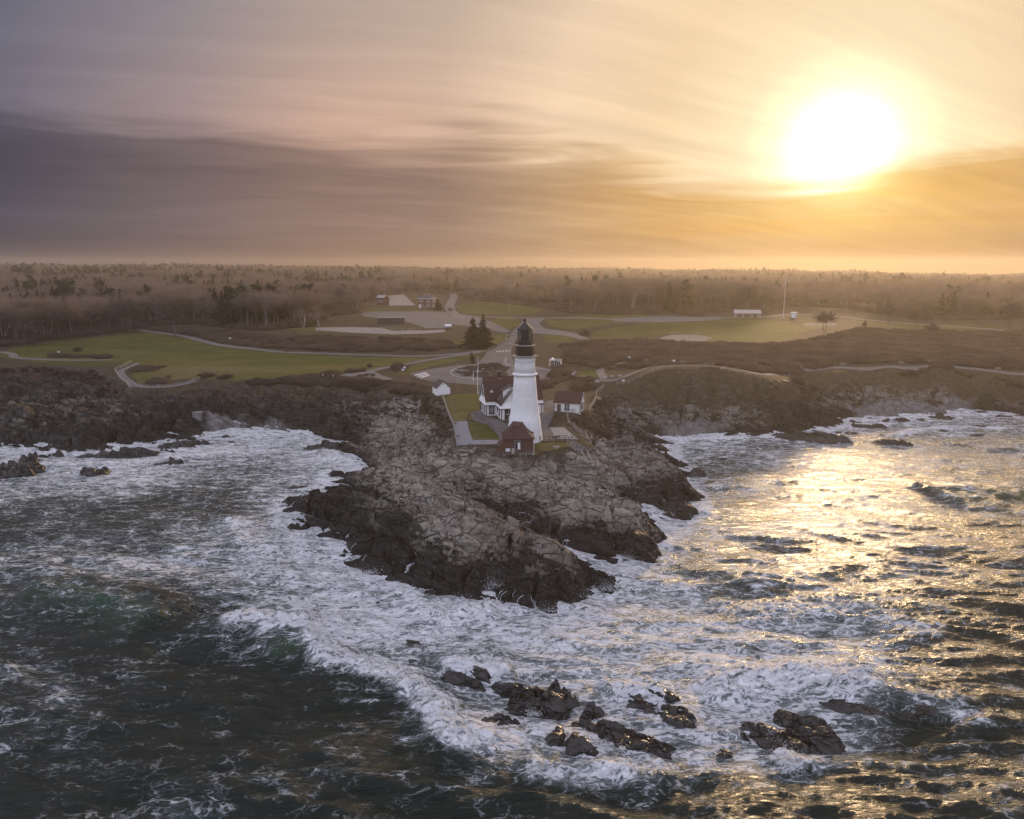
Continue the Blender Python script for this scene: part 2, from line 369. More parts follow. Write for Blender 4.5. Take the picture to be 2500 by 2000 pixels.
def land(x, y):
    """height, rock mask"""
    x = np.asarray(x, float); y = np.asarray(y, float)
    b = base_rbf(x, y)
    sd = poly_sd(x, y, PLATEAU)
    rock = sstep(0.8, -2.2, sd + 1.2*fbm(x*0.25, y*0.25, 2, 3))
    dist = np.hypot(x, y)
    inl = sstep(10, 60, sd)
    h = b + 0.10*fbm(x*0.08, y*0.08, 3, 21)*(1-rock) + inl*0.25*fbm(x*0.02, y*0.02, 3, 22)*sstep(330, 600, dist) + 7.0*fbm(x*0.0028, y*0.0035, 3, 23)*sstep(650, 1300, dist)
    act = rock > 0.001
    if act.any():
        rd = np.zeros_like(x)
        xa, ya = x[act], y[act]
        beach = sstep(2.6, 1.2, b[act])*0.35
        rd[act] = rock_disp(xa, ya, 1.0, b[act])*(1.0+0.15*sstep(160, 200, ya))*(1-beach)
        h = h+rock*(rd-0.15)
    land.base = b
    return h, rock, sd

def zt(x, y):
    return float(land(np.array([x]), np.array([y]))[0][0])

def mesh_obj(name, V, Fa, mat=None, parent=None, smooth=False, attrs=None, mi=None):
    me = bpy.data.meshes.new(name)
    V = np.asarray(V, np.float32); 
    if isinstance(Fa, np.ndarray):
        me.vertices.add(len(V)); me.vertices.foreach_set('co', V.ravel())
        k = Fa.shape[1]
        me.loops.add(Fa.size); me.loops.foreach_set('vertex_index', Fa.ravel().astype(np.int32))
        me.polygons.add(len(Fa)); me.polygons.foreach_set('loop_start', np.arange(0, Fa.size, k, dtype=np.int32))
        me.update(calc_edges=True)
    else:
        me.from_pydata([tuple(v) for v in V.tolist()], [], Fa)
    if smooth: me.shade_smooth()
    for k, a in (attrs or {}).items():
        at_ = me.attributes.new(k, 'FLOAT', 'POINT'); at_.data.foreach_set('value', np.asarray(a, np.float32))
    for q in (mat if isinstance(mat, list) else [mat] if mat else []): me.materials.append(q)
    if mi is not None: me.polygons.foreach_set('material_index', np.asarray(mi, np.int32))
    o = bpy.data.objects.new(name, me); COL.objects.link(o)
    if parent is not None: o.parent = parent
    return o

def tag(o, label=None, cat=None, group=None, kind=None):
    if label: o['label'] = label
    if cat: o['category'] = cat
    if group: o['group'] = group
    if kind: o['kind'] = kind
    return o

def grid_faces(nr, nc, keep=None):
    i = np.arange((nr-1)*(nc-1)); r, c = i//(nc-1), i % (nc-1)
    a = r*nc+c
    Fq = np.stack([a, a+1, a+nc+1, a+nc], 1)
    return Fq if keep is None else Fq[keep.ravel()]

# ------------------------------------------------------------------ materials for the land
def new_mat(name):
    m = bpy.data.materials.new(name); m.use_nodes = True
    t = NT(m.node_tree); t.n.clear()
    o = t.node('ShaderNodeOutputMaterial')
    return m, t, o

def principled(t, o, **ins):
    p = t.node('ShaderNodeBsdfPrincipled', ins)
    t.l.new(p.outputs[0], o.inputs['Surface']); return p

def rock_nodes(t, pos, wetlo=0.8, wethi=2.6, wetmap=None):
    """colour, roughness and bump height of the coast's bedrock"""
    z = t.sep(pos)[2]
    n1 = t.noise(pos, 0.22, 4, 0.6); n2 = t.noise(pos, 1.3, 5, 0.65); n3 = t.noise(pos, 7.0, 4, 0.7)
    ps = t.v('MULTIPLY', t.node('ShaderNodeVectorRotate', {'Vector': pos, 'Angle': R(33)}, rotation_type='Z_AXIS').outputs[0], (0.28, 1.0, 1.6))
    ns = t.noise(ps, 0.30, 4, 0.60, 0.8)
    c = t.mix(t.ss(ns, 0.34, 0.62), (0.100, 0.086, 0.070), (0.36, 0.318, 0.262))
    c = t.mix(t.ss(n1, 0.40, 0.70, 0.0, 0.4), c, (0.235, 0.20, 0.16))
    c = t.mix(t.ss(n2, 0.42, 0.66, 0.0, 0.5), c, (0.37, 0.33, 0.27))
    c = t.mix(t.ss(n3, 0.46, 0.30, 0.0, 0.4), c, (0.09, 0.078, 0.066))
    rust = t.m('MULTIPLY', t.ss(t.noise(pos, 0.30, 3, 0.6, 0.6, 0), 0.56, 0.70), t.ss(n2, 0.4, 0.6))
    c = t.mix(t.m('MULTIPLY', rust, 0.45), c, (0.22, 0.13, 0.07))
    # black lichen and weed in the splash zone, with a ragged upper edge
    zz = t.m('ADD', z, t.m('MULTIPLY', t.m('SUBTRACT', t.noise(pos, 0.20, 4, 0.62), 0.5), 3.5))
    wet = t.ss(zz, wethi, wetlo)
    if wetmap is not None:
        wet = t.m('MAXIMUM', wet, t.ss(t.m('ADD', wetmap, t.m('ADD', t.m('MULTIPLY', t.m('SUBTRACT', ns, 0.5), 2.0), t.m('MULTIPLY', t.m('SUBTRACT', n2, 0.5), 0.8))), 0.36, 0.62))
    c = t.mix(t.m('MULTIPLY', wet, 0.95), c, t.mix(n2, (0.006, 0.005, 0.0045), (0.030, 0.025, 0.020)))
    rough = t.m('SUBTRACT', 0.88, t.m('MULTIPLY', wet, 0.34))
    # joints: long fractures along the strike, broken by short ones across it
    pj = t.node('ShaderNodeVectorRotate', {'Vector': pos, 'Angle': R(33)}, rotation_type='Z_AXIS').outputs[0]
    wv_ = t.m('MULTIPLY', t.m('SUBTRACT', n1, 0.5), 3.0)
    pj = t.v('ADD', t.v('MULTIPLY', pj, (0.32, 1.0, 1.0)), t.comb(wv_, wv_, wv_))
    j1 = t.ss(t.vor(pj, 0.55, 'DISTANCE_TO_EDGE'), 0.0, 0.05)
    # broken facets: every cell is a small plane tilted its own way
    def facet(vec, sc):
        v_ = t.node('ShaderNodeTexVoronoi', {'Vector': vec, 'Scale': sc, 'Randomness': 1.0}, feature='F1')
        return t.v('DOT_PRODUCT', t.v('SUBTRACT', v_.outputs['Color'], (0.5, 0.5, 0.5)), t.v('SUBTRACT', vec, v_.outputs['Position']))
    h = t.m('ADD', t.m('MULTIPLY', facet(pj, 0.55), 1.15), t.m('MULTIPLY', facet(pj, 1.7), 0.75))
    h = t.m('ADD', h, t.m('ADD', t.m('MULTIPLY', n2, 0.16), t.m('MULTIPLY', n3, 0.06)))
    h = t.m('ADD', h, t.m('MULTIPLY', j1, 0.30))
    c = t.mix(t.m('MULTIPLY', t.m('SUBTRACT', 1.0, j1), t.ss(n2, 0.35, 0.55, 0.12, 0.72)), c, (0.04, 0.035, 0.03))
    return c, rough, h, n2, n3

def make_ground_mat():
    m, t, o = new_mat('ground')
    pos = t.node('ShaderNodeNewGeometry').outputs['Position']
    A = lambda k: t.node('ShaderNodeAttribute', attribute_name=k).outputs['Fac']
    g1 = t.noise(pos, 0.05, 4, 0.6); g2 = t.noise(pos, 0.6, 4, 0.6); g3 = t.noise(pos, 4.0, 3, 0.6)
    grass = t.mix(t.ss(g1, 0.38, 0.62), (0.064, 0.073, 0.017), (0.106, 0.096, 0.028))
    grass = t.mix(t.ss(g2, 0.45, 0.72, 0, 0.6), grass, (0.14, 0.122, 0.036))
    grass = t.mix(t.ss(g3, 0.35, 0.65, 0, 0.45), grass, (0.040, 0.058, 0.012))
    mow = t.noise(t.v('MULTIPLY', pos, (0.022, 0.11, 1.0)), 1.0, 4, 0.62)
    grass = t.mix(t.ss(mow, 0.46, 0.66, 0, 0.65), grass, (0.150, 0.118, 0.045))
    dry = t.mix(t.ss(g2, 0.35, 0.65), (0.15, 0.11, 0.06), (0.20, 0.155, 0.085))
    grass = t.mix(A('dry'), grass, dry)
    soil = t.mix(t.ss(g2, 0.35, 0.65), (0.045, 0.036, 0.024), (0.080, 0.062, 0.040))
    soil = t.mix(t.ss(g3, 0.5, 0.7, 0, 0.6), soil, (0.10, 0.085, 0.05))
    c = t.mix(t.ss(t.m('ADD', A('grass'), t.m('MULTIPLY', t.m('SUBTRACT', g2, 0.5), 0.7)), 0.30, 0.70), soil, grass)
    principled(t, o, **{'Base Color': c, 'Roughness': 0.85, 'Normal': t.bump(g3, 0.8, 0.12), 'Specular IOR Level': 0.06})
    return m
GROUND = make_ground_mat()

def make_rock_mat():
    m, t, o = new_mat('coast_rock')
    pos = t.node('ShaderNodeNewGeometry').outputs['Position']
    A = lambda k: t.node('ShaderNodeAttribute', attribute_name=k).outputs['Fac']
    rc, rr, rh, n2, n3 = rock_nodes(t, pos, wetmap=A('wet'))
    soil = t.mix(n3, (0.045, 0.036, 0.024), (0.10, 0.08, 0.05))
    c = t.mix(A('rock'), soil, rc)
    peb = t.mix(t.ss(n3, 0.35, 0.65), (0.13, 0.12, 0.11), (0.26, 0.25, 0.24))
    c = t.mix(A('beach'), c, peb)
    veg = t.ss(t.m('ADD', A('veg'), t.m('MULTIPLY', t.m('SUBTRACT', n2, 0.5), 1.3)), 0.42, 0.62)
    c = t.mix(veg, c, t.mix(n3, (0.045, 0.034, 0.024), (0.11, 0.08, 0.05)))
    principled(t, o, **{'Base Color': c, 'Roughness': rr, 'Normal': t.bump(rh, 1.0, 1.0), 'Specular IOR Level': 0.18})
    return m
ROCKM = make_rock_mat()

# ------------------------------------------------------------------ land cover polygons
LAWNS = [pts_g([(-300,870),(0,858),(136,834),(323,814),(345,808),(440,822),(538,846),(700,862),(838,871),(976,874),(1060,873),(937,896),(820,921),(760,922),(700,924),(640,926),(584,928),(500,925),(440,926),(380,935),(335,938),(322,920),(330,900),(345,888),(290,886),(235,893),(120,888),(0,872)], 10.6),
    pts_g([(1080,972),(1120,963),(1168,958),(1171,1004),(1145,1009),(1157,1025),(1105,1031)], 9.3),
    pts_g([(1143,1031),(1168,1030),(1191,1039),(1218,1065),(1218,1074),(1157,1074),(1143,1048)], 9.0),
    pts_g([(1300,1082),(1370,1081),(1405,1080),(1390,1090),(1340,1100),(1303,1108)], 8.4),
    pts_g([(1445,832),(1440,812),(1500,800),(1560,792),(1650,782),(1750,780),(1840,776),(1905,784),(2000,785),(2050,795),(1960,808),(1930,830),(1850,838),(1700,832),(1650,815),(1560,822),(1500,830)], 12.8),
    pts_g([(1330,780),(1430,768),(1560,768),(1620,776),(1540,786),(1460,796),(1400,806),(1340,795)], 13.5),
    pts_g([(1110,745),(1180,735),(1280,742),(1330,755),(1300,768),(1240,770),(1170,768),(1130,765)], 14.5),
    pts_g([(1170,800),(1230,770),(1250,772),(1270,790),(1245,805),(1200,806)], 13.3),
    pts_g([(1330,812),(1400,815),(1430,822),(1380,835),(1330,835)], 12),
    pts_g([(1160,870),(1120,880),(1050,896),(970,915),(1010,890),(1060,878),(1140,862)], 10),
    pts_g([(800,850),(900,845),(1000,840),(1080,835),(1100,830),(1230,815),(1250,825),(1200,845),(1140,850),(1080,845)], 12),
    pts_g([(860,800),(930,800),(1010,812),(960,818),(880,815),(700,806),(700,795)], 14.8),
    pts_g([(890,752),(1010,755),(1060,760),(1010,764),(890,762)], 15.8),
    pts_g([(1410,908),(1440,903),(1465,912),(1455,922),(1420,922)], 9.8),
    pts_g([(470,790),(560,775),(720,770),(700,785),(560,795)], 15.0),
    pts_g([(2050,780),(2200,790),(2400,795),(2500,800),(2400,806),(2200,802)], 12.6)]
DRY = pts([(420,925),(560,915),(700,900),(500,893),(380,905)], 10.3)
BEACHES = [pts([(495,1015),(590,1005),(600,1035),(680,1020),(700,1045),(650,1058),(500,1060)], 1.6), pts([(2060,985),(2180,960),(2330,945),(2560,952),(2560,975),(2400,970),(2250,990),(2120,1000)], 3.4),
           pts([(1600,1025),(1680,1005),(1770,1025),(1720,1048),(1630,1045)], 2.4)]

# where weed, lichen and wet have blackened the rock (1) and where it is bare and pale (0)
WETP = [(700,1250,1),(760,1290,1),(800,1210,1),(860,1330,1),(830,1400,1),(920,1380,1),(880,1250,.95),(900,1200,.6),(950,1310,.95),(1000,1350,.95),(1050,1400,1),(1120,1385,.9),(1100,1450,1),(1200,1430,1),(1240,1385,.85),(1290,1450,1),(1340,1445,.9),(1400,1425,.9),(1480,1420,1),
    (1430,1305,1),(1500,1330,1),(1580,1340,1),(1605,1280,.95),(1640,1230,.9),(1680,1240,1),(1600,1185,.65),(1255,1305,.6),(860,1100,.65),(790,1090,1),(930,1240,.6),(1290,1235,.8),(1310,1280,.95),(1200,1200,.6),(1100,1185,.5),(1460,1170,.45),(1540,1190,.7),
    (980,1190,0),(1060,1230,0),(1100,1270,0),(1180,1280,0),(1130,1320,.15),(1060,1310,.3),(1240,1265,0),(1020,1150,0),(1150,1130,0),(1250,1140,0),(1340,1195,0),(1400,1210,0),(1480,1215,0),(1540,1240,.1),(1400,1250,.1),(1480,1265,.2),(1330,1335,.3),(1380,1360,.4),(1320,1380,.6),(1500,1140,0),(1580,1135,0),
    (1640,1145,.3),(1420,1150,0),(1000,1080,.1),(1060,1060,.1),(930,1040,.2),(420,1040,.9),(200,1000,.5),(60,1010,.55),(300,1020,.65),(150,1060,.9),(300,1080,1),(560,985,.8),(700,985,.72),(840,985,.66),(900,1030,.45),(1560,1000,.5),(1640,950,.42),(1750,960,.40),(1850,970,.45),(1950,1000,.85),(2050,1000,.65),(1700,1020,.55),(1780,1000,.5),(1600,960,.4),
    (2250,960,.35),(2450,960,.4),(2100,1025,.95),(2400,1000,.9),(1480,1040,.6),(1560,1090,.5),(0,960,.75),(120,950,.75),(250,950,.75),(420,970,.72)]
wet_rbf = RBF([(*pts_g([(a, b)], 4.0)[0], c) for a, b, c in WETP])

def land_attrs(x, y, rock, sd):
    g = np.zeros_like(x)
    near = sd > -4
    for P in LAWNS:
        P = np.array(P); lo, hi = P.min(0)-4, P.max(0)+4
        s = near & (x > lo[0]) & (x < hi[0]) & (y > lo[1]) & (y < hi[1])
        if s.any():
            e = 0.4+0.004*np.hypot(x[s], y[s]); far_ = sstep(190, 260, y[s])
            nz = (2.4*fbm(x[s]*0.10, y[s]*0.10, 3, 61)+1.0*fbm(x[s]*0.5, y[s]*0.5, 2, 62))*(0.15+0.85*far_)
            g[s] = np.maximum(g[s], sstep(-e, e, poly_sd(x[s], y[s], P)+nz))
    dry = sstep(-10, 12, poly_sd(x, y, DRY))*0.55 + 0.35*sstep(9, 1, sd)
    be = np.zeros_like(x)
    for P in BEACHES: be = np.maximum(be, sstep(-3, 3, poly_sd(x, y, P)+3*fbm(x*0.15, y*0.15, 2, 77)))
    hs = land.base.ravel()
    veg = rock*sstep(4.2, 8.0, hs + 2.6*fbm(x*0.06, y*0.06, 3, 41))*sstep(150, 172, y)*sstep(-11, -1, sd+4*fbm(x*0.12, y*0.12, 2, 47))
    wt = np.zeros_like(x); k_ = rock > 0.01
    wt[k_] = np.clip(wet_rbf(x[k_], y[k_]), 0, 1.1)
    return {'wet': wt, 'grass': g, 'rock': rock, 'dry': np.clip(dry, 0, 1), 'beach': be*(rock > 0.5)*sstep(3.9, 2.8, hs), 'veg': veg*0.9}

def build_land():
    def quadmax(A): return np.maximum.reduce([A[:-1, :-1], A[1:, :-1], A[:-1, 1:], A[1:, 1:]])
    # headland patch, fine; rows closer together on the seaward half
    x0, x1, y0, y1 = -52.0, 50.0, 84.0, 196.0
    xs, ys = np.arange(x0, x1, 0.25), np.concatenate([np.arange(y0, 150, 0.23), np.arange(150, y1, 0.34)])
    X, Y = np.meshgrid(xs, ys); h, rk, sd = land(X, Y)
    keep = quadmax(h) > -1.6
    global HX, HY, HZ
    HX, HY, HZ = xs, ys, h
    V = np.stack([X, Y, h], -1).reshape(-1, 3)
    o = mesh_obj('headland', V, grid_faces(len(ys), len(xs), keep), [GROUND, ROCKM], smooth=False, mi=(quadmax(rk) > 0.02)[keep],
                 attrs=land_attrs(X.ravel(), Y.ravel(), rk.ravel(), sd.ravel()))
    tag(o, kind='structure')
    # the mainland: rows get wider apart with distance
    yr = list(np.arange(140.0, 262.0, 0.55))
    while yr[-1] < 2480: yr.append(yr[-1]*(1.004 if yr[-1] < 520 else 1.02 if yr[-1] < 2500 else 1.1))
    yr = np.array(yr)
    u = np.concatenate([-np.geomspace(0.78, 1.05, 10)[::-1][:-1], np.linspace(-0.78, 0.78, 700), np.geomspace(0.78, 1.05, 10)[1:]])
    U, Y = np.meshgrid(u, yr); X = U*(Y*0.92+18)
    h, rk, sd = land(X, Y)
    inA = (X > x0+1) & (X < x1-1) & (Y > y0) & (Y < y1-1)
    allA = inA[:-1, :-1] & inA[1:, :-1] & inA[:-1, 1:] & inA[1:, 1:]
    keep = (quadmax(h) > -1.6) & ~allA
    V = np.stack([X, Y, h], -1).reshape(-1, 3)
    o = mesh_obj('mainland', V, grid_faces(len(yr), len(u), keep), [GROUND, ROCKM], smooth=False, mi=(quadmax(rk) > 0.02)[keep],
                 attrs=land_attrs(X.ravel(), Y.ravel(), rk.ravel(), sd.ravel()))
    tag(o, kind='structure')
build_land()

# ------------------------------------------------------------------ sea
# how much foam lies on the water: (px, py, density)
FOAM = [(0,1110,.75),(120,1120,.85),(300,1130,.9),(500,1110,.85),(700,1085,.8),(840,1145,.85),(0,1180,.75),(200,1190,.8),(400,1180,.7),(600,1150,.6),(760,1180,.8),
    (0,1250,.42),(200,1240,.40),(400,1230,.42),(560,1230,.40),(660,1250,.70),(0,1330,.45),(150,1330,.55),(300,1330,.55),(450,1310,.55),(600,1320,.72),(700,1340,.88),
    (0,1400,.50),(150,1400,.65),(300,1400,.72),(450,1400,.72),(600,1400,.78),(750,1400,.92),(820,1470,.92),(950,1450,.97),(120,1470,.35),(300,1470,.42),(450,1470,.52),(600,1470,.62),(720,1480,.80),
    (0,1540,.45),(120,1560,.25),(300,1560,.20),(450,1560,.22),(560,1570,.45),(0,1650,.42),(150,1650,.40),(300,1650,.22),(450,1650,.15),(650,1650,.22),(0,1750,.38),(150,1740,.42),(300,1760,.22),(500,1750,.15),
    (700,1740,.18),(0,1900,.2),(300,1900,.22),(430,1960,.36),(600,1900,.15),(800,1850,.2),(900,1750,.25),(800,1950,.14),(1000,1950,.14),(1000,1850,.22),(1100,1900,.25),(1200,1940,.18),
    (850,1550,.92),(1000,1550,.92),(1100,1560,.85),(1250,1540,.97),(1400,1520,.97),(1500,1480,.9),(900,1640,.55),(1000,1620,.62),(1100,1650,.72),(1250,1620,.85),(1400,1620,.9),(1550,1600,.88),(1650,1550,.85),
    (1550,1480,.85),(1650,1440,.75),(1480,1400,.85),(1400,1330,.95),(1650,1380,.72),(1600,1290,.85),(1750,1290,.6),(1740,1200,.55),(1700,1100,.7),(1800,1080,.78),(1900,1090,.66),(2100,1080,.6),(2300,1050,.66),(2450,1040,.62),
    (1900,1160,.55),(2100,1150,.55),(2300,1130,.54),(2500,1150,.52),(1850,1250,.56),(2050,1250,.54),(2300,1260,.48),(2500,1250,.45),(1800,1350,.60),(2000,1350,.54),(2300,1370,.44),(2500,1350,.40),
    (1800,1450,.62),(2000,1450,.56),(2200,1470,.48),(2450,1480,.34),(1750,1550,.8),(1900,1540,.75),(2100,1550,.70),(2250,1600,.45),(2400,1600,.25),(1200,1720,.82),(1350,1720,.88),(1500,1700,.9),(1650,1690,.9),(1800,1650,.92),
    (1950,1640,.88),(2100,1680,.82),(2250,1700,.35),(2450,1720,.18),(1150,1780,.85),(1350,1800,.9),(1550,1770,.88),(1700,1740,.85),(1850,1780,.8),(2000,1780,.75),(2080,1830,.6),(2250,1800,.22),(2450,1850,.15),
    (1250,1860,.72),(1400,1860,.78),(1550,1860,.72),(1700,1880,.68),(1850,1870,.72),(2000,1880,.5),(1350,1930,.35),(1550,1940,.3),(1750,1950,.22),(2000,1960,.18),(2300,1950,.14),(2500,1980,.12),(1200,1990,.14),(1600,1995,.15),
    (-300,1150,.7),(-300,1300,.45),(-300,1600,.35),(-300,1900,.2),(2900,1150,.4),(2900,1500,.25),(2900,1900,.12)]
foam_rbf = RBF([(*at(a, b, 0), c) for a, b, c in FOAM])
# breaking crests: polyline, height, width, froth 0..1
CRESTS = [([(545,1585),(560,1545),(600,1520),(660,1535),(730,1540),(770,1550),(775,1595),(830,1625),(900,1640),(970,1655),(1010,1690),(1050,1725),(1075,1775),(1120,1815),(1200,1835),(1290,1835)], 1.0, 2.1, .85),
    ([(1090,1650),(1120,1640),(1200,1650),(1260,1640)], 0.8, 2.0, .8),
    ([(1700,1690),(1800,1690),(1900,1665),(2000,1672),(2080,1680),(2150,1665)], 1.0, 2.2, .85),
    ([(60,1440),(150,1455),(250,1470),(340,1500),(400,1530)], 1.7, 4.2, .12),
    ([(660,1600),(720,1570),(780,1560)], 1.1, 3.0, .1),
    ([(2280,1215),(2400,1205),(2560,1215)], 1.5, 6.0, .05),
    ([(1750,1510),(1900,1490),(2080,1495),(2200,1530),(2290,1580)], 0.8, 3.4, .45),
    ([(2050,1710),(2200,1715),(2330,1740),(2400,1790)], 0.7, 3.0, .25),
    ([(1250,1880),(1400,1900),(1560,1890),(1640,1870)], 0.5, 2.2, .45),
    ([(1890,1840),(1920,1875),(1945,1900)], 0.7, 1.4, .9),
    ([(1480,1700),(1560,1690),(1640,1700)], 0.5, 2.0, .7),
    ([(950,1455),(1000,1465),(1060,1520),(1150,1510),(1240,1500)], 0.5, 2.2, .8),
    ([(560,1250),(600,1330),(680,1390),(760,1440)], 0.5, 3.0, .5),
    ([(1560,1070),(1660,1078),(1760,1072),(1850,1075)], 0.6, 2.4, .7),
    ([(0,1130),(150,1140),(300,1135),(450,1120),(620,1100)], 0.5, 3.0, .6),
    ([(2150,1075),(2300,1045),(2500,1050)], 0.6, 2.6, .6)]
CRESTS = [([at(p[0], p[1], 0) for p in c], h, wd, fr) for c, h, wd, fr in CRESTS]

def sea(x, y):
    """height, foam density, froth"""
    wx = x+2.2*fbm(x*0.05, y*0.05, 3, 51); wy = y+2.2*fbm(x*0.05, y*0.05, 3, 53)
    h = np.zeros_like(x)
    for (L, a, dg, sdd) in ((26, .42, 78, 1), (15, .30, 104, 2), (9.5, .20, 62, 3)):
        k = 2*np.pi/L; c, s = math.cos(R(dg)), math.sin(R(dg))
        ph = k*(c*wx+s*wy)
        env = 0.6+0.9*fbm(x/L*0.55, y/L*0.55, 2, 60+sdd)
        w_ = np.sin(ph); h += a*(1-0.5*sstep(85, 150, y))*env*(w_+0.28*np.cos(2*ph))
    for (L, a, sdd) in ((7.5, .40, 71), (3.6, .25, 72), (1.7, .13, 73), (0.8, .055, 74)):
        a = a*(1-0.55*sstep(75, 135, y))
        q = np.abs(gnoise((wx+0.25*wy)/L*0.42, wy/L*1.35, sdd))
        h += a*(0.55-1.6*q)
    foam = foam_rbf(x, y)
    base = base_rbf(x, y)
    shore = sstep(-3.4, -0.3, base)
    foam = np.maximum(foam, 0.25+0.72*shore*np.clip(foam*1.5, 0, 1))
    foam = foam+0.30*fbm(x*0.055, y*0.075, 4, 81)+0.14*fbm(x*0.35, y*0.5, 3, 83)
    froth = np.zeros_like(x)
    green = np.zeros_like(x)
    for P, hh, wd, fr in CRESTS:
        lo = np.min(P, 0)-wd*5; hi = np.max(P, 0)+wd*5
        s = (x > lo[0]) & (x < hi[0]) & (y > lo[1]) & (y < hi[1])
        if not s.any(): continue
        xs, ys = x[s], y[s]
        xw = xs+0.9*fbm(xs*0.3, ys*0.3, 3, 91); yw = ys+0.9*fbm(xs*0.3, ys*0.3, 3, 92)
        dd, tt, sg = line_d(xw, yw, P)
        wdl = np.where(ys-np.interp(tt, np.linspace(0, 1, len(P)), [p[1] for p in P]) > 0, wd*1.5, wd*0.95)
        e = sstep(0, .12, tt)*sstep(1, .88, tt)
        g = np.exp(-(dd/wdl)**2)*e
        h[s] += hh*g*(0.75+0.5*fbm(xs*0.2, ys*0.2, 2, 95))
        f = fr*np.exp(-(dd/(wdl*1.05))**2)*e
        foam[s] = np.maximum(foam[s], 0.35*g+f*1.05)
        froth[s] = np.maximum(froth[s], f)
        if fr < .2: green[s] = np.maximum(green[s], g*sstep(0.4, -0.6, (ys-np.interp(tt, np.linspace(0, 1, len(P)), [p[1] for p in P]))/wd-0.3))
    bil = np.zeros_like(x); fs = froth > 0.05
    xs, ys = x[fs], y[fs]
    bil[fs] = (0.55*np.abs(gnoise(xs*0.55, ys*0.55, 101))+0.32*np.abs(gnoise(xs*1.3, ys*1.3, 102))+0.18*np.abs(gnoise(xs*2.7, ys*2.7, 103)))
    h += froth*bil*1.5
    # run-up on the rocks
    h += shore*(0.15+0.55*fbm(x*0.22, y*0.22, 3, 111))*np.clip(foam, 0, 1)
    return h, np.clip(foam, 0, 1.2), froth, green

def make_sea_mat():
    m, t, o = new_mat('sea_water')
    pos = t.node('ShaderNodeNewGeometry').outputs['Position']
    A = lambda k: t.node('ShaderNodeAttribute', attribute_name=k).outputs['Fac']
    foam, froth, green = A('foam'), A('froth'), A('green')
    flat = t.v('MULTIPLY', pos, (0.72, 1.5, 0.6))
    wv = t.v('SUBTRACT', t.noise(flat, 0.22, 3, 0.6, 0, 1), (0.5, 0.5, 0.5))
    q = t.v('ADD', flat, t.v('MULTIPLY', wv, (5.5, 5.5, 5.5)))
    n1 = t.noise(q, 0.42, 5, 0.62)
    n2 = t.noise(q, 1.5, 5, 0.70)
    r2 = t.m('SUBTRACT', 1.0, t.m('ABSOLUTE', t.m('MULTIPLY', t.m('SUBTRACT', n2, 0.5), 5.0)), clamp=True)
    l1 = t.ss(t.vor(q, 0.75, 'DISTANCE_TO_EDGE'), 0.20, 0.0)
    p = t.m('ADD', t.m('MULTIPLY', n1, 0.58), t.m('ADD', t.m('MULTIPLY', t.m('MULTIPLY', r2, r2), 0.20), t.m('MULTIPLY', n2, 0.14)))
    p = t.m('ADD', p, t.m('MULTIPLY', l1, 0.10))
    th = t.lin(foam, 0.0, 1.0, 0.70, 0.362)
    pd = t.m('SUBTRACT', p, th)
    mask = t.ss(pd, -0.035, 0.13)
    fr = t.ss(t.m('ADD', froth, t.m('MULTIPLY', t.m('SUBTRACT', n2, 0.5), 2.2)), 0.42, 0.80)
    mask = t.m('MAXIMUM', mask, fr)
    thin = t.ss(pd, -0.24, 0.05)
    deep = t.mix(n1, (0.003, 0.008, 0.006), (0.009, 0.022, 0.016))
    aer = t.mix(t.m('MULTIPLY', thin, t.ss(foam, 0.28, 0.9)), deep, (0.15, 0.185, 0.180))
    aer = t.mix(t.m('MULTIPLY', green, 0.55), aer, (0.030, 0.085, 0.036))
    thick = t.m('MAXIMUM', t.ss(pd, 0.0, 0.20), fr)
    fcol = t.mix(t.m('MULTIPLY', thick, t.ss(n2, 0.30, 0.62, 0.35, 1.0)), (0.34, 0.38, 0.39), (0.90, 0.90, 0.90))
    # water and foam surfaces
    rip = t.noise(t.v('MULTIPLY', pos, (0.6, 1.7, 1)), 1.8, 5, 0.64)
    nb_ = t.bump(rip, 1.0, 0.42)
    water = t.node('ShaderNodeBsdfPrincipled', {'Base Color': aer, 'Roughness': 0.22, 'IOR': 1.333, 'Normal': nb_, 'Specular IOR Level': 0.5})
    nf = t.bump(t.m('ADD', n2, t.m('MULTIPLY', mask, 0.25)), 1.0, 0.55)
    fo = t.node('ShaderNodeBsdfPrincipled', {'Base Color': fcol, 'Roughness': 0.6, 'Normal': nf, 'Specular IOR Level': 0.2})
    mx = t.node('ShaderNodeMixShader')
    t.l.new(mask, mx.inputs[0]); t.l.new(water.outputs[0], mx.inputs[1]); t.l.new(fo.outputs[0], mx.inputs[2])
    t.l.new(mx.outputs[0], o.inputs['Surface'])
    return m
SEA = make_sea_mat()

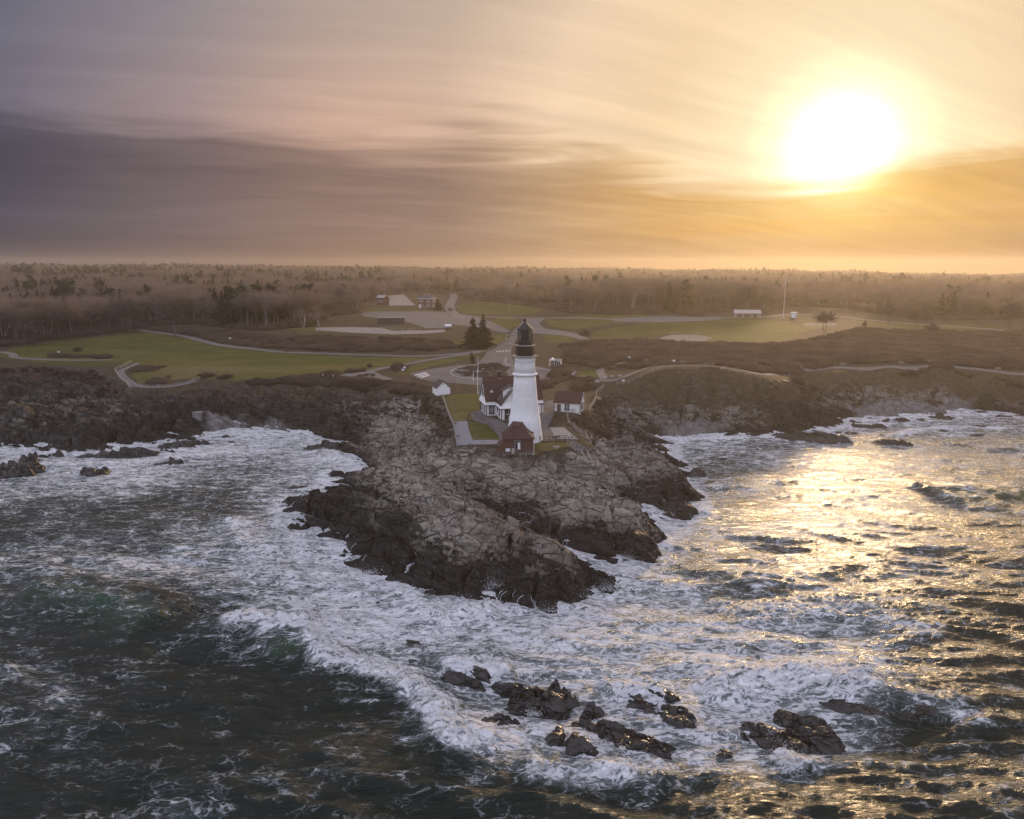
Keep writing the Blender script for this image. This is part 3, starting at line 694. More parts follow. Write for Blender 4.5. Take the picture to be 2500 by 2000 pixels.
def build_sea():
    yr = [44.0]
    while yr[-1] < 290: yr.append(yr[-1]+max(0.24, 0.0000205*yr[-1]**2*1.0+0.10))
    yr = np.array(yr)
    u = np.concatenate([-np.geomspace(0.80, 2.6, 40)[::-1][:-1], np.linspace(-0.80, 0.80, 760), np.geomspace(0.80, 2.6, 40)[1:]])
    U, Y = np.meshgrid(u, yr); X = U*(Y*0.90+14)
    h, fo, fr, gr = sea(X, Y)
    lh, _, _ = base_rbf(X, Y), 0, 0
    keep = np.minimum.reduce([lh[:-1, :-1], lh[1:, :-1], lh[:-1, 1:], lh[1:, 1:]]) < 3.0
    V = np.stack([X, Y, h], -1).reshape(-1, 3); Fq = grid_faces(len(yr), len(u), keep)
    # the open sea all round, a little lower
    n0 = len(V); E = 2700.0
    V = np.concatenate([V, [(-E, -E, -2.2), (E, -E, -2.2), (E, 400, -2.2), (-E, 400, -2.2)]]); Fq = np.concatenate([Fq, [[n0, n0+1, n0+2, n0+3]]])
    z4 = np.zeros(4)
    o = mesh_obj('sea', V, Fq, SEA, smooth=True, attrs={'foam': np.r_[fo.ravel(), z4+.2], 'froth': np.r_[fr.ravel(), z4], 'green': np.r_[gr.ravel(), z4]})
    tag(o, kind='structure')
    print('sea', len(V), 'rows', len(yr))
build_sea()

# ------------------------------------------------------------------ mesh builder for things
class MB:
    def __init__(s): s.v = []; s.f = []
    def add(s, V, Fc, M=None):
        n = len(s.v)
        s.v += [tuple((M @ Vector(p)) if M is not None else p) for p in V]
        s.f += [tuple(i+n for i in f) for f in Fc]
        return s
    def box(s, x0, x1, y0, y1, z0, z1, M=None):
        V = [(x0, y0, z0), (x1, y0, z0), (x1, y1, z0), (x0, y1, z0), (x0, y0, z1), (x1, y0, z1), (x1, y1, z1), (x0, y1, z1)]
        return s.add(V, [(0, 3, 2, 1), (4, 5, 6, 7), (0, 1, 5, 4), (1, 2, 6, 5), (2, 3, 7, 6), (3, 0, 4, 7)], M)
    def tube(s, a, b, r0, r1=None, n=6, cap=True):
        a, b = Vector(a), Vector(b); r1 = r0 if r1 is None else r1
        q = (b-a).to_track_quat('Z', 'Y').to_matrix() if (b-a).length > 1e-6 else Matrix.Identity(3)
        V = []
        for p, r in ((a, r0), (b, r1)):
            for k in range(n):
                t = 2*math.pi*k/n; V.append(tuple(p+q @ Vector((r*math.cos(t), r*math.sin(t), 0))))
        Fc = [(k, (k+1) % n, n+(k+1) % n, n+k) for k in range(n)]
        if cap: Fc += [tuple(range(n))[::-1], tuple(range(n, 2*n))]
        return s.add(V, Fc)
    def lathe(s, prof, n=24, c=(0, 0, 0), cap=True):
        V = [(c[0]+r*math.cos(2*math.pi*k/n), c[1]+r*math.sin(2*math.pi*k/n), c[2]+z) for r, z in prof for k in range(n)]
        Fc = [(i*n+k, i*n+(k+1) % n, (i+1)*n+(k+1) % n, (i+1)*n+k) for i in range(len(prof)-1) for k in range(n)]
        if cap: Fc += [tuple(range(n))[::-1], tuple(range((len(prof)-1)*n, len(prof)*n))]
        return s.add(V, Fc)
    def poly(s, P, th=None):
        """a flat polygon given by 3-d points, thickened along its normal by th"""
        P = [Vector(p) for p in P]; n = len(P)
        if not th: return s.add([tuple(p) for p in P], [tuple(range(n))])
        nrm = (P[1]-P[0]).cross(P[2]-P[0]).normalized()*th
        V = [tuple(p) for p in P]+[tuple(p+nrm) for p in P]
        Fc = [tuple(range(n))[::-1], tuple(range(n, 2*n))]+[(k, (k+1) % n, n+(k+1) % n, n+k) for k in range(n)]
        return s.add(V, Fc)
    def build(s, name, mat, parent=None, smooth=False):
        return mesh_obj(name, s.v, s.f, mat, parent, smooth)

def empty(name, loc=(0, 0, 0), rz=0.0):
    o = bpy.data.objects.new(name, None); COL.objects.link(o)
    o.location = loc; o.rotation_euler = (0, 0, rz); o.empty_display_size = 0.5
    return o

def copy_tree(o, parent=None):
    c = o.copy(); COL.objects.link(c)
    c.parent = parent
    for ch in o.children: copy_tree(ch, c)
    return c

_plain = {}
def plain(name, col, rough=0.8, var=0.25, scale=1.5, bump=0.0, metal=0.0, spec=0.4, thru=0.0):
    """a procedural surface: one base colour, mottled and slightly worn"""
    if name in _plain: return _plain[name]
    m, t, o = new_mat(name)
    pos = t.node('ShaderNodeNewGeometry').outputs['Position']
    n = t.noise(pos, scale, 5, 0.62)
    dark = tuple(c*(1-var) for c in col); lite = tuple(min(1, c*(1+var*0.6)) for c in col)
    c = t.mix(t.ss(n, 0.3, 0.7), dark, lite)
    ins = {'Base Color': c, 'Roughness': rough, 'Metallic': metal, 'Specular IOR Level': spec}
    if bump: ins['Normal'] = t.bump(t.noise(pos, scale*4, 4, 0.6), 0.6, bump)
    p = principled(t, o, **ins)
    if thru:
        tl = t.node('ShaderNodeBsdfTranslucent', {'Color': c}); mx = t.node('ShaderNodeMixShader', {0: thru})
        t.l.new(p.outputs[0], mx.inputs[1]); t.l.new(tl.outputs[0], mx.inputs[2]); t.l.new(mx.outputs[0], o.inputs['Surface'])
    _plain[name] = m
    return m

# ------------------------------------------------------------------ vegetation
BARK = plain('bark', (0.115, 0.09, 0.075), 0.9, 0.35, 0.6)
BARK_PALE = plain('bark_pale', (0.30, 0.27, 0.24), 0.85, 0.3, 0.6)
TWIG = plain('twigs', (0.205, 0.162, 0.138), 0.95, 0.35, 0.05, thru=0.45)
TWIG_WARM = plain('twigs_warm', (0.245, 0.175, 0.125), 0.95, 0.3, 0.05, thru=0.45)
SCRUBM = plain('scrub_twigs', (0.150, 0.112, 0.088), 0.95, 0.4, 0.08, thru=0.45)
TWIG_DARK = plain('dark_twigs', (0.070, 0.054, 0.045), 0.95, 0.3, 0.05)
NEEDLE = plain('needles', (0.026, 0.036, 0.017), 0.9, 0.4, 0.15, thru=0.45)

def blade(V, Fc, p, q, w0, w1, rng):
    dv = q-p
    s = dv.cross(Vector((rng.uniform(-1, 1), rng.uniform(-1, 1), rng.uniform(-1, 1))))
    if s.length < 1e-5: return
    s.normalize(); n = len(V)
    V += [tuple(p-s*w0), tuple(p+s*w0), tuple(q+s*w1), tuple(q-s*w1)]
    Fc.append((n, n+1, n+2, n+3))

def bare_tree_mesh(seed, h=12.0, spread=0.75, stems=1, twigw=0.05, dens=1.0, trunkf=0.28):
    """a leafless tree: (trunk and limbs, twigs) as two meshes of data"""
    rng = random.Random(seed); T = MB(); V, Fc = [], []
    def grow(p, dv, L, r, lev):
        steps = 3 if lev < 2 else 2
        for i in range(steps):
            jit = Vector((rng.gauss(0, 1), rng.gauss(0, 1), rng.gauss(0, .6)))*(0.10+0.07*lev)
            nd = (dv+jit+Vector((0, 0, 0.10 if lev == 0 else 0.05))).normalized()
            q = p+nd*(L/steps); r2 = r*(0.80 if lev < 2 else 0.7)
            if lev <= 1: T.tube(p, q, r, r2, 5 if lev == 0 else 3, cap=False)
            else: blade(V, Fc, p, q, max(r, twigw*(1.3 if lev == 2 else 1.0)), max(r2, twigw*(0.9 if lev == 2 else 0.35)), rng)
            p, dv, r = q, nd, r2
            if lev < 4 and (lev > 0 or i >= 1):
                nch = {0: 4, 1: 3, 2: 3, 3: 2}[lev]
                for c in range(nch):
                    if rng.random() > dens: continue
                    a = rng.uniform(0, 2*math.pi); el = rng.uniform(0.55, 1.15)*(0.55+0.6*spread)
                    side = Vector((math.cos(a), math.sin(a), 0))
                    side = (side-dv*side.dot(dv)).normalized()
                    cd = (dv*math.cos(el)+side*math.sin(el)+Vector((0, 0, 0.06))).normalized()
                    grow(p, cd, L*(rng.uniform(0.72, 1.0) if lev == 0 else rng.uniform(0.52, 0.74)), r*0.62, lev+1)
    for s in range(stems):
        a = rng.uniform(0, 6.28); lean = 0.0 if stems == 1 else rng.uniform(0.15, 0.4)
        off = Vector((math.cos(a), math.sin(a), 0))
        dv = (Vector((0, 0, 1))+off*lean).normalized()
        r0 = h*0.021/(stems**0.35)
        p = off*(0.25 if stems > 1 else 0); q = p+dv*h*trunkf
        T.tube(p-Vector((0, 0, 0.6)), q, r0*1.25, r0, 6, cap=False)
        grow(q, dv, h*0.34, r0, 0)
    return T, (V, Fc)

def conifer_mesh(seed, h=12.0, r=3.0, top=0.0, ragged=0.25):
    rng = random.Random(seed); T = MB(); V, Fc = [], []
    T.tube((0, 0, -0.6), (0, 0, h*0.96), h*0.018, 0.03, 6, cap=False)
    z = h*0.06
    while z < h*0.985:
        f = 1-z/h
        rr = r*(f**0.85)*(1+rng.uniform(-ragged, ragged))+0.12
        n = max(5, int(6+12*f))
        for k in range(n):
            a = rng.uniform(0, 2*math.pi); L = rr*rng.uniform(0.7, 1.1)
            o = Vector((math.cos(a), math.sin(a), 0)); base = Vector((0, 0, z+rng.uniform(-.2, .2)))
            tip = base+o*L+Vector((0, 0, -0.22*L+rng.uniform(-.1, .15)*L))
            m = 6
            for j in range(m):
                t0 = (j+0.4)/m; p = base.lerp(tip, t0)
                wl = 0.42*L*(1-t0*0.6)+0.12
                for sgn in (-1, 1):
                    side = Vector((-o.y, o.x, 0))*sgn
                    q = p+(side*0.8+o*0.75)*wl+Vector((0, 0, -0.28*wl+rng.uniform(-.1, .1)))
                    blade(V, Fc, p, q, 0.16+0.03*L, 0.04, rng)
            blade(V, Fc, base.lerp(tip, .6), tip, 0.16, 0.03, rng)
        z += h*0.030+0.12
    return T, (V, Fc)

def pine_mesh(seed, h=13.0):
    """an open pine with flat, clumpy boughs"""
    rng = random.Random(seed); T = MB(); V, Fc = [], []
    T.tube((0, 0, -0.6), (0.2, 0.1, h*0.95), h*0.017, 0.05, 6, cap=False)
    for k in range(34):
        z = h*rng.uniform(0.25, 0.98); f = 1-(z/h-0.28)/0.75
        a = rng.uniform(0, 6.28); L = (0.7+2.0*math.sqrt(max(f, 0.03)))*rng.uniform(.7, 1.15)
        o = Vector((math.cos(a), math.sin(a), 0.10)); b = Vector((0.1, 0.05, z)); tip = b+o*L
        T.tube(b, tip, 0.07, 0.02, 3, cap=False)
        for j in range(46):
            p = b.lerp(tip, rng.uniform(0.35, 1.1))+Vector((rng.gauss(0, .5), rng.gauss(0, .5), rng.gauss(0.12, .45)))
            q = p+Vector((rng.gauss(0, .4), rng.gauss(0, .4), rng.uniform(.0, .4)))
            blade(V, Fc, p, q, 0.14, 0.05, rng)
    return T, (V, Fc)

def bush_mesh(seed, r=1.3, h=1.5, n=190, wd=0.035):
    rng = random.Random(seed); V, Fc = [], []
    for k in range(n):
        a = rng.uniform(0, 6.28); q = math.sqrt(rng.random())
        b = Vector((math.cos(a)*q*r*0.75, math.sin(a)*q*r*0.75, -0.15))
        L = h*rng.uniform(.6, 1.1)*(1-0.45*q*q)
        t = b+Vector((math.cos(a)*q*r*0.5+rng.gauss(0, .12), math.sin(a)*q*r*0.5+rng.gauss(0, .12), L))
        m = b.lerp(t, 0.55)+Vector((rng.gauss(0, .08), rng.gauss(0, .08), 0))
        blade(V, Fc, b, m, wd*1.4, wd, rng); blade(V, Fc, m, t, wd, wd*0.4, rng)
        for j in range(2):
            s_ = m.lerp(t, rng.random()); blade(V, Fc, s_, s_+Vector((rng.gauss(0, .3), rng.gauss(0, .3), rng.uniform(.0, .35))), wd*0.8, wd*0.3, rng)
    return V, Fc

def me_data(name, V, Fc, mat):
    me = bpy.data.meshes.new(name); me.from_pydata([tuple(v) for v in V], [], Fc); me.materials.append(mat); me.update(); return me

KINDS_T = []   # (trunk mesh, crown mesh, nominal height)
for sd_, h_, sp_, stm, pale, warm in ((1, 12, .75, 1, 0, 0), (2, 14, .62, 1, 0, 1), (3, 11, .9, 2, 0, 0), (4, 13, .45, 3, 1, 0), (5, 12, .7, 1, 0, 1), (6, 10, 1.0, 1, 0, 0)):
    T_, (V_, F_) = bare_tree_mesh(sd_, h_, sp_, stm, 0.042, 0.95 if stm == 1 else 0.62)
    zmax = max(v[2] for v in V_)
    KINDS_T.append((me_data('trunk', T_.v, T_.f, BARK_PALE if pale else BARK), me_data('crown', V_, F_, TWIG_WARM if warm else TWIG), zmax))
KINDS_E = []
for sd_, fn, h_ in ((11, conifer_mesh, 13), (12, pine_mesh, 13), (13, conifer_mesh, 11)):
    T_, (V_, F_) = fn(sd_, h_)
    KINDS_E.append((me_data('trunk', T_.v, T_.f, BARK), me_data('crown', V_, F_, NEEDLE), h_))
BUSHES = [me_data('bush', *bush_mesh(20+k, 1.2+0.2*k, 1.3+0.15*k), SCRUBM) for k in range(3)]
print('tree tris', [len(c.polygons)*2 for _, c, _ in KINDS_T+KINDS_E], [len(b.polygons)*2 for b in BUSHES])

def link_mesh(name, me, parent=None):
    o = bpy.data.objects.new(name, me); COL.objects.link(o); o.parent = parent; return o

def place_tree(kind, loc, height, rz, label, group, name, cat='tree'):
    tm, cm, h0 = kind
    t = empty(name, loc, rz); s = height/h0; t.scale = (s, s, s)
    link_mesh('trunk', tm, t); link_mesh('crown', cm, t)
    tag(t, label, cat, group); return t

# the line where the wood begins, by azimuth u = x/y
EDGE_PX = [(-500,862),(-200,856),(0,845),(60,838),(140,826),(250,815),(330,800),(400,793),(480,790),(560,800),(640,806),(700,800),(760,796),(800,772),(870,764),(880,738),(990,728),(1030,724),(1075,716),(1110,722),
    (1180,735),(1250,742),(1330,752),(1400,764),(1500,766),(1700,768),(1830,764),(1880,752),(1960,748),(2050,752),(2150,772),(2300,782),(2500,778),(2900,780),(3300,780)]
EDGE = sorted((p[0]/p[1], math.hypot(*p)) for p in pts_g(EDGE_PX, 14.0))
EU, ED = np.array([e[0] for e in EDGE]), np.array([e[1] for e in EDGE])
CLEAR = [pts_g([(930,722),(990,716),(1060,714),(1075,735),(1080,765),(920,765)], 16.0), pts_g([(1880,752),(2060,752),(2200,775),(2500,792),(2500,812),(1880,800)], 13.0), pts_g([(1092,712),(1120,712),(1150,745),(1180,775),(1085,765)], 16.0)]

def scatter_wood():
    rng = np.random.default_rng(7); out_ = []
    for (r0, r1, area) in ((330, 480, 44), (480, 700, 52), (700, 1000, 66), (1000, 1500, 85), (1500, 2300, 120)):
        um = 0.80
        n = int(0.5*(r1*r1-r0*r0)*2*math.atan(um)/area)
        r = np.sqrt(rng.uniform(r0*r0, r1*r1, n)); a = rng.uniform(-math.atan(um), math.atan(um), n)
        x, y = r*np.sin(a), r*np.cos(a)
        e = np.interp(x/y, EU, ED)
        ok = r > e+6*fbm(x*0.05, y*0.05, 2, 5)
        for P in CLEAR: ok &= poly_sd(x, y, P) < 0
        ok &= (fbm(x*0.016, y*0.016, 2, 8) > -0.30) | (r > 900)
        out_.append(np.stack([x[ok], y[ok]], 1))
    return np.concatenate(out_)
WOOD = scatter_wood()
wz = land(WOOD[:, 0], WOOD[:, 1])[0]
wd_ = np.hypot(WOOD[:, 0], WOOD[:, 1]); we = np.interp(WOOD[:, 0]/WOOD[:, 1], EU, ED)
rngw = np.random.default_rng(3)
ever = fbm(WOOD[:, 0]*0.012, WOOD[:, 1]*0.012, 3, 15)+0.16*(WOOD[:, 0]/WOOD[:, 1] < -0.35)+0.06*rngw.normal(size=len(WOOD))
wkind = np.where(ever > 0.27, 6+(rngw.integers(0, 3, len(WOOD))), np.where(rngw.random(len(WOOD)) < 0.05, 3, np.array([0, 1, 2, 4, 5])[rngw.integers(0, 5, len(WOOD))]))
wheight = np.where(wkind >= 6, rngw.uniform(9, 19, len(WOOD)), rngw.uniform(11, 18, len(WOOD)))*(1+0.55*fbm(WOOD[:, 0]*0.010, WOOD[:, 1]*0.010, 3, 19))
wu = WOOD[:, 0]/WOOD[:, 1]
wheight = wheight*np.where((wu > 0.07) & (wu < 0.335) & (wd_ < 660), 1.40, 1.0)*np.where((wu < -0.25) & (wd_-we < 90), 1.3, 1.0)
wheight = np.clip(wheight, 6.0, 20.0)
depth_in = wd_-we
# the ones that stand at the edge of the wood, nearest first, are trees of their own
order = np.argsort(depth_in + 0.25*(wd_-400))
front = np.array([i for i in order if depth_in[i] < 40 and abs(WOOD[i, 0]/WOOD[i, 1]) < 0.72][:270])
is_front = np.zeros(len(WOOD), bool); is_front[front] = True
for i in front:
    u_ = WOOD[i, 0]/WOOD[i, 1]; k = int(wkind[i]); kd = (KINDS_T+KINDS_E)[k]
    side = 'behind the wide coastal lawn' if u_ < -0.32 else 'behind the upper car park' if u_ < -0.06 else 'behind the tower beyond the park road' if u_ < 0.05 else 'in the grove behind the oval lawn' if u_ < 0.33 else 'in the hazy wood beyond the flagpole'
    if k >= 6: lab, nm, g = 'dark green conifer at the edge of the wood '+side, 'conifer_tree', 'conifers '+side
    elif k == 3: lab, nm, g = 'pale barked bare tree of several stems '+side, 'birch_tree', 'pale barked trees '+side
    else: lab, nm, g = 'leafless brown tree at the edge of the wood '+side, 'bare_tree', 'leafless trees '+side
    place_tree(kd, (WOOD[i, 0], WOOD[i, 1], wz[i]-0.1), wheight[i], float(rngw.uniform(0, 6.28)), lab, g, nm)

def gn_scatter(name, P, idx, scl, rotz, meshes, tiltseed=0):
    """one object: meshes instanced on points by geometry nodes"""
    src = []
    for k, parts in enumerate(meshes):
        bm = bmesh.new()
        mats = []
        me = bpy.data.meshes.new(name+'_source')
        for pm in parts:
            n0 = len(bm.faces); bm.from_mesh(pm); bm.faces.ensure_lookup_table()
            for f in bm.faces[n0:]: f.material_index = len(mats)
            mats.append(pm.materials[0])
        bm.to_mesh(me); bm.free()
        for mm in mats: me.materials.append(mm)
        src.append(bpy.data.objects.new(name+'_source', me))
    me = bpy.data.meshes.new(name)
    me.vertices.add(len(P)); me.vertices.foreach_set('co', np.asarray(P, np.float32).ravel())
    for nm, typ, arr in (('idx', 'INT', idx), ('scl', 'FLOAT', scl), ('rz', 'FLOAT', rotz)):
        a = me.attributes.new(nm, typ, 'POINT'); a.data.foreach_set('value', np.asarray(arr, np.int32 if typ == 'INT' else np.float32))
    o = bpy.data.objects.new(name, me); COL.objects.link(o)
    g = bpy.data.node_groups.new(name+'_scatter', 'GeometryNodeTree')
    g.interface.new_socket('Geometry', in_out='INPUT', socket_type='NodeSocketGeometry')
    g.interface.new_socket('Geometry', in_out='OUTPUT', socket_type='NodeSocketGeometry')
    nd, ln = g.nodes, g.links
    gi, go = nd.new('NodeGroupInput'), nd.new('NodeGroupOutput')
    def attr(nm, typ):
        a = nd.new('GeometryNodeInputNamedAttribute'); a.data_type = typ; a.inputs['Name'].default_value = nm; return a.outputs['Attribute']
    join = nd.new('GeometryNodeJoinGeometry')
    rz_ = nd.new('ShaderNodeCombineXYZ'); ln.new(attr('rz', 'FLOAT'), rz_.inputs[2])
    e2r = nd.new('FunctionNodeEulerToRotation'); ln.new(rz_.outputs[0], e2r.inputs[0])
    for k, so in enumerate(src):
        oi = nd.new('GeometryNodeObjectInfo'); oi.inputs['Object'].default_value = so; oi.inputs['As Instance'].default_value = True
        cmpn = nd.new('FunctionNodeCompare'); cmpn.data_type = 'INT'; cmpn.operation = 'EQUAL'
        ln.new(attr('idx', 'INT'), [s for s in cmpn.inputs if s.type == 'INT'][0]); [s for s in cmpn.inputs if s.type == 'INT'][1].default_value = k
        ip = nd.new('GeometryNodeInstanceOnPoints')
        ln.new(gi.outputs[0], ip.inputs['Points']); ln.new(cmpn.outputs[0], ip.inputs['Selection']); ln.new(oi.outputs['Geometry'], ip.inputs['Instance'])
        ln.new(e2r.outputs[0], ip.inputs['Rotation']); ln.new(attr('scl', 'FLOAT'), ip.inputs['Scale'])
        ln.new(ip.outputs[0], join.inputs[0])
    ln.new(join.outputs[0], go.inputs[0])
    md = o.modifiers.new('scatter', 'NODES'); md.node_group = g
    tag(o, kind='stuff'); return o

rest = ~is_front
hk = np.array([k[2] for k in KINDS_T+KINDS_E])
gn_scatter('far_woodland', np.c_[WOOD[rest], wz[rest]-0.2], wkind[rest], wheight[rest]/hk[wkind[rest]]*np.where(wd_[rest] > 1000, 1.1, 1.0), rngw.uniform(0, 6.28, rest.sum()), [(a, b) for a, b, _ in KINDS_T+KINDS_E])
print('wood', len(WOOD), 'front', len(front))

# scrub: brambles on the banks and cliff tops, and undergrowth in the edge of the wood
SCRUB = [(pts_g([(330,800),(480,800),(640,818),(838,824),(960,826),(1100,835),(1130,850),(1050,857),(900,860),(700,852),(560,842),(440,816)], 12.8), 2.2, 1.0),
    (pts_g([(1370,842),(1500,832),(1560,830),(1700,838),(1850,842),(1960,832),(2080,806),(2200,792),(2300,794),(2600,798),(2700,905),(2428,902),(2290,890),(2056,890),(1930,912),(1880,915),(1760,898),(1620,892),(1560,900),(1500,905),(1440,895),(1375,885)], 11.2), 3.6, 1.0),
    (pts_g([(1110,905),(1150,893),(1220,890),(1240,898),(1236,918),(1190,925),(1130,918)], 9.7), 1.6, 0.55),
    (pts_g([(1360,895),(1400,905),(1400,960),(1460,950),(1470,940),(1445,925),(1420,925),(1375,930),(1330,950),(1310,945)], 9.6), 2.0, 0.8),
    (pts_g([(820,912),(900,930),(980,938),(1045,950),(1045,965),(950,955),(838,942),(700,940),(590,940),(590,928),(680,928)], 9.8), 1.5, 0.95),
    (pts_g([(480,915),(580,916),(570,926),(480,924)], 10.2), 2.2, 0.9),
    (pts_g([(0,905),(150,900),(240,908),(285,935),(200,930),(60,925),(-100,925)], 9.2), 2.2, 0.9),
    (pts_g([(1388,1020),(1440,1008),(1456,985),(1480,990),(1500,1060),(1450,1080),(1425,1058),(1395,1040)], 8.2), 1.7, 0.7),
    (pts_g([(1940,930),(2056,915),(2290,912),(2430,922),(2600,930),(2600,950),(2290,938),(2056,940),(1960,955)], 8.2), 2.6, 1.0),
    (pts_g([(120,866),(270,870),(265,876),(115,874)], 10.4), 1.6, 0.8), (pts_g([(318,900),(360,892),(408,898),(370,908),(322,910)], 10.2), 1.3, 0.5),
    (pts_g([(360,930),(420,918),(410,940),(370,942)], 9.8), 1.6, 0.7), (pts_g([(955,897),(985,890),(995,902),(985,915),(955,912)], 9.8), 1.5, 0.8),
    (pts_g([(845,907),(890,902),(895,908),(850,912)], 9.9), 1.3, 0.7), (pts_g([(870,918),(920,912),(918,921),(880,923)], 9.8), 1.2, 0.5),
    (pts_g([(1230,1112),(1300,1118),(1330,1110),(1420,1090),(1445,1085),(1440,1110),(1380,1125),(1310,1125)], 7.6), 2.6, 0.45),
    (pts_g([(1030,962),(1075,975),(1095,1015),(1108,1075),(1095,1070),(1080,1030),(1060,1000),(1020,985)], 8.6), 2.4, 0.55)]
SX, SY, SS_ = [], [], []
rngs = np.random.default_rng(12)
for P, area, sz in SCRUB:
    P = np.array(P); lo, hi = P.min(0)-2, P.max(0)+2
    n = int((hi[0]-lo[0])*(hi[1]-lo[1])/area)
    x, y = rngs.uniform(lo[0], hi[0], n), rngs.uniform(lo[1], hi[1], n)
    sdp = poly_sd(x, y, P)+2.2*fbm(x*0.12, y*0.12, 3, 43)*min(1.0, (hi[0]-lo[0])/30)
    ok = (sdp > 0.2) & (fbm(x*0.09, y*0.09, 3, 44) > -0.28)
    SX.append(x[ok]); SY.append(y[ok]); SS_.append(sz*rngs.uniform(0.6, 1.15, ok.sum())*(1+0.5*fbm(x[ok]*0.05, y[ok]*0.05, 2, 46)))
uu = rngs.uniform(-0.8, 0.8, 9000); ee = np.interp(uu, EU, ED)+rngs.uniform(-4, 60, 9000)
SY.append(ee/np.sqrt(1+uu*uu)); SX.append(uu*SY[-1]); SS_.append(rngs.uniform(0.8, 1.8, 9000))
SX, SY, SS_ = map(np.concatenate, (SX, SY, SS_))
ok = np.ones(len(SX), bool)
for P in CLEAR: ok &= poly_sd(SX, SY, P) < 0
SX, SY, SS_ = SX[ok], SY[ok], SS_[ok]
gn_scatter('scrub', np.c_[SX, SY, land(SX, SY)[0]-0.1], rngs.integers(0, 3, len(SX)), SS_, rngs.uniform(0, 6.28, len(SX)), [(b,) for b in BUSHES])
print('scrub', len(SX))

# ------------------------------------------------------------------ roads, paths and paved ground
ASPHALT = plain('asphalt', (0.115, 0.108, 0.105), 0.85, 0.18, 0.35)
PATHM = plain('path_tarmac', (0.155, 0.142, 0.132), 0.9, 0.2, 0.5)
CONCRETE = plain('pale_concrete', (0.23, 0.21, 0.195), 0.9, 0.3, 0.4)
GRAVEL = plain('gravel', (0.26, 0.25, 0.25), 0.95, 0.35, 3.5, 0.03)
PAINT = plain('road_paint', (0.62, 0.60, 0.57), 0.8, 0.2, 2.0)

def sheet(name, px, mat, off=0.06, step=2.5, z0=10.0, world=None):
    P = world or pts_g(px, z0)
    bm = bmesh.new()
    bm.faces.new([bm.verts.new((x, y, 0)) for x, y in P])
    xs, ys = [p[0] for p in P], [p[1] for p in P]
    for ax, lo, hi in ((0, min(xs), max(xs)), (1, min(ys), max(ys))):
        v = lo+step
        while v < hi:
            co = [0, 0, 0]; no = [0, 0, 0]; co[ax] = v; no[ax] = 1
            bmesh.ops.bisect_plane(bm, geom=bm.verts[:]+bm.edges[:]+bm.faces[:], plane_co=co, plane_no=no)
            v += step
    co = np.array([v.co[:] for v in bm.verts])
    h = land(co[:, 0], co[:, 1])[0]+off
    for v, z in zip(bm.verts, h): v.co.z = z
    bmesh.ops.recalc_face_normals(bm, faces=bm.faces)
    me = bpy.data.meshes.new(name); bm.to_mesh(me); bm.free()
    if len(me.polygons) and sum(p.normal.z for p in me.polygons) < 0: me.flip_normals()
    me.materials.append(mat)
    o = bpy.data.objects.new(name, me); COL.objects.link(o); tag(o, kind='structure'); return o

def smooth_line(P, step=1.5):
    """Catmull-Rom through world points"""
    P = [Vector((*p, 0)) for p in P]; Q = [P[0]*2-P[1]]+P+[P[-1]*2-P[-2]]; o = []
    for i in range(1, len(Q)-2):
        a, b, c, e = Q[i-1:i+3]; n = max(2, int((c-b).length/step))
        for k in range(n):
            t = k/n
            o.append(0.5*((2*b)+(c-a)*t+(2*a-5*b+4*c-e)*t*t+(3*b-a-3*c+e)*t**3))
    o.append(P[-1]); return o

def strip(name, px, wdt, mat, off=0.07, z0=10.0, step=1.5):
    L = smooth_line(pts_g(px, z0), step)
    nx = 5; V = []
    for i, p in enumerate(L):
        dv = (L[min(i+1, len(L)-1)]-L[max(i-1, 0)]).normalized(); s = Vector((-dv.y, dv.x, 0))
        for k in range(nx): V.append(p+s*(k/(nx-1)-0.5)*wdt)
    A_ = np.array([v[:] for v in V]); A_[:, 2] = land(A_[:, 0], A_[:, 1])[0]+off
    o = mesh_obj(name, A_, grid_faces(len(L), nx), mat)
    if o.data.polygons[0].normal.z < 0: o.data.flip_normals()
    tag(o, kind='structure'); return o

sheet('roundabout_road', [(1000,912),(1060,900),(1120,892),(1168,888),(1184,872),(1192,857),(1215,846),(1240,833),(1249,812),(1268,812),(1262,832),(1250,850),(1248,870),(1258,890),(1310,895),(1350,902),(1364,912),(1352,925),(1325,938),(1290,948),(1200,944),(1120,937),(1060,933),(1020,926)], ASPHALT, 0.06, 2.2)
sheet('car_park', [(882,765),(913,761),(1041,760),(1083,762),(1159,773),(1200,786),(1250,810),(1230,813),(1150,797),(1104,793),(1104,801),(1041,802),(999,788),(982,783),(923,777),(888,773)], ASPHALT, 0.07, 5, 15)
sheet('junction_road', [(1250,811),(1262,800),(1284,779),(1330,778),(1316,790),(1330,803),(1365,807),(1400,813),(1440,828),(1500,838),(1545,842),(1545,847),(1480,842),(1420,830),(1380,820),(1330,816),(1270,812)], PATHM, 0.09, 4, 12)
strip('park_road', [(1120,772),(1180,774),(1250,776),(1330,777),(1430,777),(1540,779),(1620,783),(1700,779),(1780,776),(1860,775),(1930,768),(2000,770),(2070,776),(2140,784),(2300,796),(2520,812)], 6.0, PATHM, 0.11, 13, 5)
sheet('parking_bay', [(1490,777),(1560,775),(1760,773),(1760,781),(1620,788),(1500,785)], PATHM, 0.10, 6, 13)
strip('hill_road', [(1125,776),(1104,762),(1098,750),(1102,738),(1108,726),(1106,718)], 7.0, PATHM, 0.10, 16, 4)
sheet('yard', [(948,722),(985,718),(1002,735),(1014,746),(950,747)], CONCRETE, 0.09, 6, 16)
sheet('battery_plaza', [(770,800),(860,799),(930,801),(960,808),(1040,807),(1085,805),(1088,811),(1040,815),(960,817),(860,813),(770,807)], CONCRETE, 0.08, 4, 14.6)
